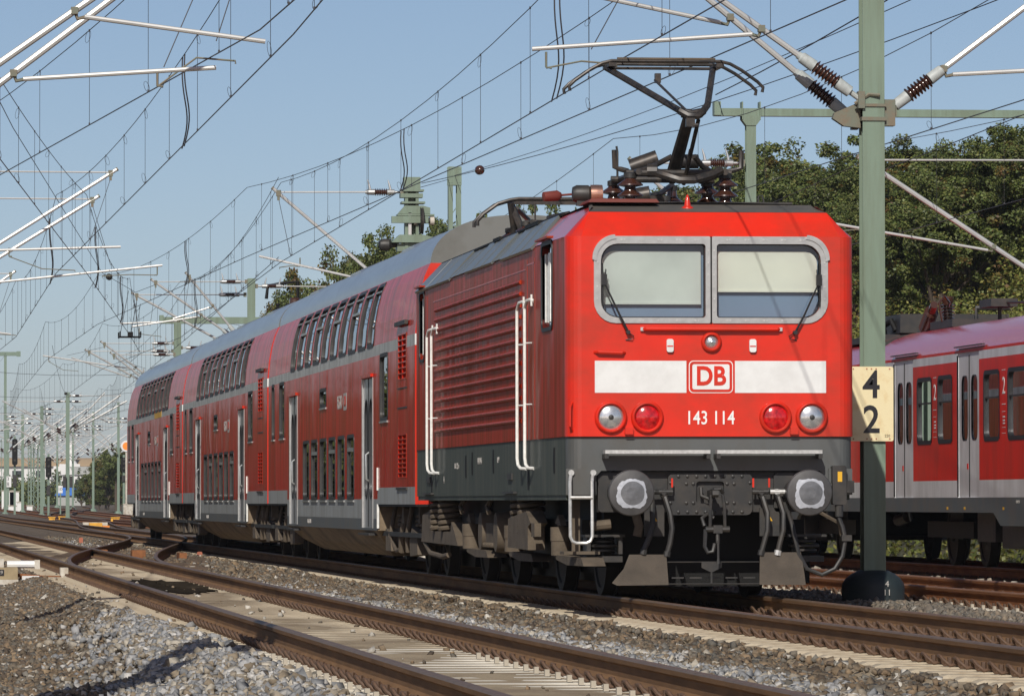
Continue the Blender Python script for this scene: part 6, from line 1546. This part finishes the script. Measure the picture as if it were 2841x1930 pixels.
for i, (k, x, y, top) in enumerate(mid_):
    p = autumn_p if k == 'a' else protos[k]
    lab = {0: 'autumn-tinted tree at the left end of the tree row behind the coaches', 2: 'yellowing tree behind the coach roof beside the switch mast'}.get(i, 'green tree in the row behind the coach roofs, %s from the lattice mast' % ORD[sorted(mid_, key=lambda e: -(e[1] + 8.4) / (e[2] + 56)).index((k, x, y, top))])
    tree(p, x, y, top, lab, GM, sx=.66)
# embankment soil and undergrowth
m = MB(); ex = [13, 14, 15, 17, 19, 21, 24, 28, 34, 45, 70]; ey = [14 + 6 * i for i in range(40)] + [260, 300, 330, 380, 450]
m.add([(x, y, gz(x, y) + .03) for y in ey for x in ex], [[j*len(ex)+i, j*len(ex)+i+1, (j+1)*len(ex)+i+1, (j+1)*len(ex)+i] for j in range(len(ey)-1) for i in range(len(ex)-1)])
struct(m.build('embankment', 'slope_soil', angle=60))
def brush(name, n, x0, x1, y0, y1, hmax, leaf, seed, autumn=.35, bright=1.0):
    rg = np.random.default_rng(seed)
    nb = max(40, int((x1 - x0) * (y1 - y0) * .5)); bx_ = rg.uniform(x0, x1, nb); by = rg.uniform(y0, y1, nb); bh = rg.uniform(.35, 1, nb) * hmax; br = rg.uniform(.6, 1.3, nb)
    k = rg.integers(0, nb, n); d = rg.normal(size=(n, 3)); d /= np.linalg.norm(d, axis=1)[:, None]; d[:, 2] = np.abs(d[:, 2])
    rad = rg.random(n) ** .4
    P = np.stack([bx_[k] + d[:, 0] * br[k] * rad, by[k] + d[:, 1] * br[k] * rad, d[:, 2] * bh[k] * rad], 1)
    P[:, 2] += np.array([gz(a, b) for a, b in zip(bx_, by)])[k]
    cols = GREEN[rg.integers(0, len(GREEN), n)] * rg.uniform(.8, 1.3, nb)[k][:, None] * rg.uniform(.8, 1.3, (n, 1)) * bright
    cols *= np.array([1.25, 1.1, 1.0])
    au = (rg.random(nb) < autumn)[k] & (rg.random(n) < .7)
    cols[au] = AUTUMN[rg.integers(0, len(AUTUMN), au.sum())] * rg.uniform(.7, 1.2, (au.sum(), 1))
    return stuff(link(name, leaves_mesh(name, P, d + np.array([0, 0, .4]), leaf, cols, seed)))
brush('undergrowth_slope', 230000, 17.5, 25, 84, 150, 2.9, .11, 71, .42, 1.4)
brush('undergrowth_foot', 45000, 12.6, 17, 30, 130, 1.3, .12, 72, .25, .85)
brush('undergrowth_behind_coaches', 30000, 13, 20, 146, 250, 2.0, .2, 73)
brush('woodland_left_of_tracks', 190000, -20, -13.4, 45, 330, 8.0, .55, 75, .05, .7)
# dense backing foliage of the far tree belt behind the embankment trees
brush('woodland_behind_embankment', 110000, 29.5, 35, 88, 190, 4.8, .3, 74, .04, .85)
# far shrubs left of the last coach
def shrub(label, px, depth, w, h, p, zb=.3):
    o = copy_tree(p); o['label'] = label; o['group'] = 'shrubs beyond the last coach'; o['category'] = 'shrub'; o.name = 'shrub'
    o.location = (-8.369 + (px + 375) * depth / 15767, depth - 56, zb - h * .18); o.scale = (w / 5.6, w / 5.6, h * 1.18 / HT[id(p)]); o.rotation_euler = (0, 0, px)
    return o
shrub('tall dark evergreen shrub beside the orange disc', 318, 520, 5.2, 5.9, protos[2]); shrub('dark shrub behind the small autumn bush', 288, 540, 4.2, 4.6, protos[1])
shrub('yellow-green shrub left of the last coach', 268, 600, 2.6, 4.0, autumn_p); shrub('bluish conifer shrub beside the blue tarpaulin', 245, 590, 2.8, 3.8, protos[2]); shrub('low brown autumn bush in front of the evergreen', 295, 560, 3.6, 2.4, autumn_p)
shrub('green bush at the end of the last coach', 330, 560, 3.0, 3.0, protos[0]); shrub('small bright bush at the foot of the shrubs', 270, 540, 2.2, 1.3, protos[1]); shrub('grey-green shrub before the white building', 222, 640, 2.6, 2.6, protos[0])
def mass(name, n, x0, x1, y, h0, h1, leaf, seed, dark=1.0):
    rg = np.random.default_rng(seed); nb = 60
    bx_ = rg.uniform(x0, x1, nb); bh = rg.uniform(h0, h1, nb); k = rg.integers(0, nb, n)
    d = rg.normal(size=(n, 3)); d /= np.linalg.norm(d, axis=1)[:, None]; rad = rg.random(n) ** .4
    P = np.stack([bx_[k] + d[:, 0] * 1.3 * rad, y + d[:, 1] * 2 * rad, np.abs(d[:, 2]) * bh[k] * rad + .2], 1)
    cols = GREEN[rg.integers(0, len(GREEN), n)] * rg.uniform(.7, 1.4, nb)[k][:, None] * dark
    return stuff(link(name, leaves_mesh(name, P, d, leaf, cols, seed)))
mass('distant_hedge', 16000, 8, 30, 760, 2.5, 5.2, .45, 81)
mass('distant_woodland', 16000, 14, 60, 1250, 4, 8.5, .7, 82, .9)
mass('hedge_by_masts', 5000, 5.5, 13, 640, 1.5, 4.2, .35, 83)
# far buildings
t = thing('factory_building', 'long pale factory with tan roof on the horizon', 'building', (42, 1500, 1))
m = MB(); m.bx(-40, 22, 0, 30, -2, 9.6); m.build('wall', 'building_white', t)
m = MB(); m.prism([(-1, 9.6), (31, 9.6), (15, 12.0), (3, 11.3)], lambda u, v, t_: (t_, u, v), -41, 23); m.build('roof', 'roof_tan', t)
for i in range(9):
    m = MB(); m.bx(-36 + i * 6.4, -33.5 + i * 6.4, -.12, 0, 6.6, 8.4); m.build('window', 'window_dark', t)
t = thing('chimney', 'white round chimney standing on the pale factory', 'chimney', (47.7, 1498, 1))
m = MB(); m.lathe((0, 0, 8), (0, 0, 1), [(1.9, 0), (1.6, 2.3), (1.0, 3.2), (.92, 8.0), (.98, 8.05), (.98, 8.4), (.9, 8.4)], 18); m.build('shaft', 'building_white', t)
m = MB(); m.bx(-3.4, 2.2, -1.5, 1.5, 7.5, 10.2); m.build('base_block', 'building_white', t)
t = thing('white_hall', 'white gabled hall with grey roof below the chimney', 'building', (40.5, 1300, .8))
m = MB(); m.bx(-4.4, 5.2, 0, 14, -2, 6.4); m.build('wall', 'building_white', t)
m = MB(); m.prism([(-4.6, 6.4), (.6, 6.6), (-.4, 8.4), (-4.2, 8.6)], lambda u, v, t_: (u, t_, v), -.4, 0); m.build('gable', 'building_white', t)
m = MB(); m.prism([(.6, 6.5), (5.6, 6.5), (4.6, 8.5), (-.4, 8.5)], lambda u, v, t_: (u, t_ * 1.0, v), -.5, 14); m.build('roof', 'building_grey', t)
for x in (.9, 3.0, 4.5):
    m = MB(); m.bx(x, x + .7, -.15, .0, 4.2, 5.5); m.build('window', 'window_dark', t)
t = thing('shed', 'low grey shed covered by a bright blue tarpaulin', 'shed', (16.9, 645, .2))
m = MB(); m.bx(-1.7, 1.7, 0, 4, -.5, 1.55); m.build('wall', 'building_grey', t)
m = MB(); m.prism([(-1.95, 1.5), (1.9, 1.5), (1.55, 2.65), (-1.3, 2.6)], lambda u, v, t_: (u, t_, v), -.3, 4.2); m.build('tarpaulin', 'tarp_blue', t)
# far signals and signs
def signal(label, px, depth, z0, z1):
    t = thing('signal', label, 'signal', (-8.369 + (px + 375) * depth / 15767, depth - 56, rise(depth - 56) - .27))
    m = MB(); m.bx(-.08, .08, -.06, .06, 0, z1 + .2); m.build('post', 'mast_green_far', t)
    m = MB(); m.prism(rrect(-.21, .21, z0 + (z1 - z0) * .45, z1, .15, 3), lambda u, v, t_: (u, t_, v), -.3, -.07); hd = m.build('head', 'black', t)
    m = MB()
    for q in (.55, .75, .92): m.cyl((0, -.3, z0 + (z1 - z0) * q), (0, -.34, z0 + (z1 - z0) * q), .09, 8)
    m.build('lamp', 'dark_grey', hd)
    m = MB(); m.bx(-.14, .14, -.2, -.07, z0, z0 + (z1 - z0) * .25); m.build('lower_box', 'dark_grey', t)
    return t
signal('black light signal between the far masts, left one', 37, 440, 2.2, 5.9); signal('black light signal between the far masts, right one', 130, 420, 1.6, 4.4); signal('black light signal close to the shrubs and orange disc', 338, 430, 2.6, 4.4)
x_ = -8.369 + (347 + 375) * 420 / 15767
t = thing('disc_sign', 'orange disc sign with white ring on a pale post beside the last coach', 'sign', (x_, 364, -.2))
m = MB(); m.bx(-.12, .12, -.08, .08, 0, 5.4); m.build('post', 'concrete_pale', t)
m = MB(); m.cyl((-.05, -.10, 5.25), (-.05, -.14, 5.25), .42, 24); d_ = m.build('disc', 'white_paint', t)
m = MB(); m.cyl((-.05, -.142, 5.25), (-.05, -.15, 5.25), .29, 24); m.build('centre', 'orange', d_)
t = thing('cabinet', 'white trackside cabinet at the foot of the orange disc', 'cabinet', (x_ - .05, 361.5, -.1))
m = MB(); m.bx(-.34, .34, -.3, .3, 0, .85); m.build('housing', 'concrete_pale', t); m = MB(); m.bx(-.37, .37, -.33, .33, .851, .92); m.build('lid', 'concrete_pale', t)
t = thing('board_sign', 'small white board sign on a thin post before the blue tarpaulin', 'sign', (-8.369 + (163 + 375) * 420 / 15767, 364, -.15))
m = MB(); m.bx(-.05, .05, -.03, .03, 0, 2.7); m.build('post', 'mast_green_far', t); m = MB(); m.bx(-.16, .16, -.06, -.03, 1.75, 2.3); nb = m.build('board', 'white_paint', t); put_text('lettering', text_mesh('1D', .26, 'sign_black'), (0, -.062, 2.03), FRONT, nb)
for i, (px, dp, w, h) in enumerate(((18, 560, 1.2, 1.8), (36, 560, .9, 1.7), (40, 500, 1.3, .5), (78, 500, .5, .5), (50, 470, .4, .9))):
    t = thing('cabinet', 'white cabinet beyond the far masts, %s' % ('beside the 3 8 mast', 'next to the left signal', 'low and wide with a sign', 'small and square', 'slim and upright')[i], 'cabinet', (-8.369 + (px + 375) * dp / 15767, dp - 56, rise(dp - 56) - .25), group='white cabinets in the far yard')
    m = MB(); m.bx(-w/2, w/2, -.3, .3, 0, h); m.build('housing', 'building_white', t); m = MB(); m.bx(-w/2 - .05, w/2 + .05, -.35, .35, h + .001, h + .08); m.build('lid', 'concrete_pale', t)
for o in list(bpy.data.objects):
    if o.parent is None and o.type == 'EMPTY' and not o.children: print('EMPTY THING', o.name, o.get('label'))
print('objects', len(bpy.data.objects))
# ---------------------------------------------------------------- thin autumn haze over the yard
hz = MB(); hz.bx(-3200, 3200, -140, 5200, -2.6, 26)
me = hz.mesh('haze', 'sign_black', 0)
hm = bpy.data.materials.new('haze'); hm.use_nodes = True
hn, hl = hm.node_tree.nodes, hm.node_tree.links
hn.remove(hn['Principled BSDF'])
pv = hn.new('ShaderNodeVolumePrincipled'); pv.inputs['Color'].default_value = (.80, .88, 1.0, 1); pv.inputs['Density'].default_value = 0.00009; pv.inputs['Anisotropy'].default_value = 0.0
hl.new(pv.outputs[0], hn['Material Output'].inputs['Volume'])
me.materials.clear(); me.materials.append(hm)
stuff(link('haze', me))
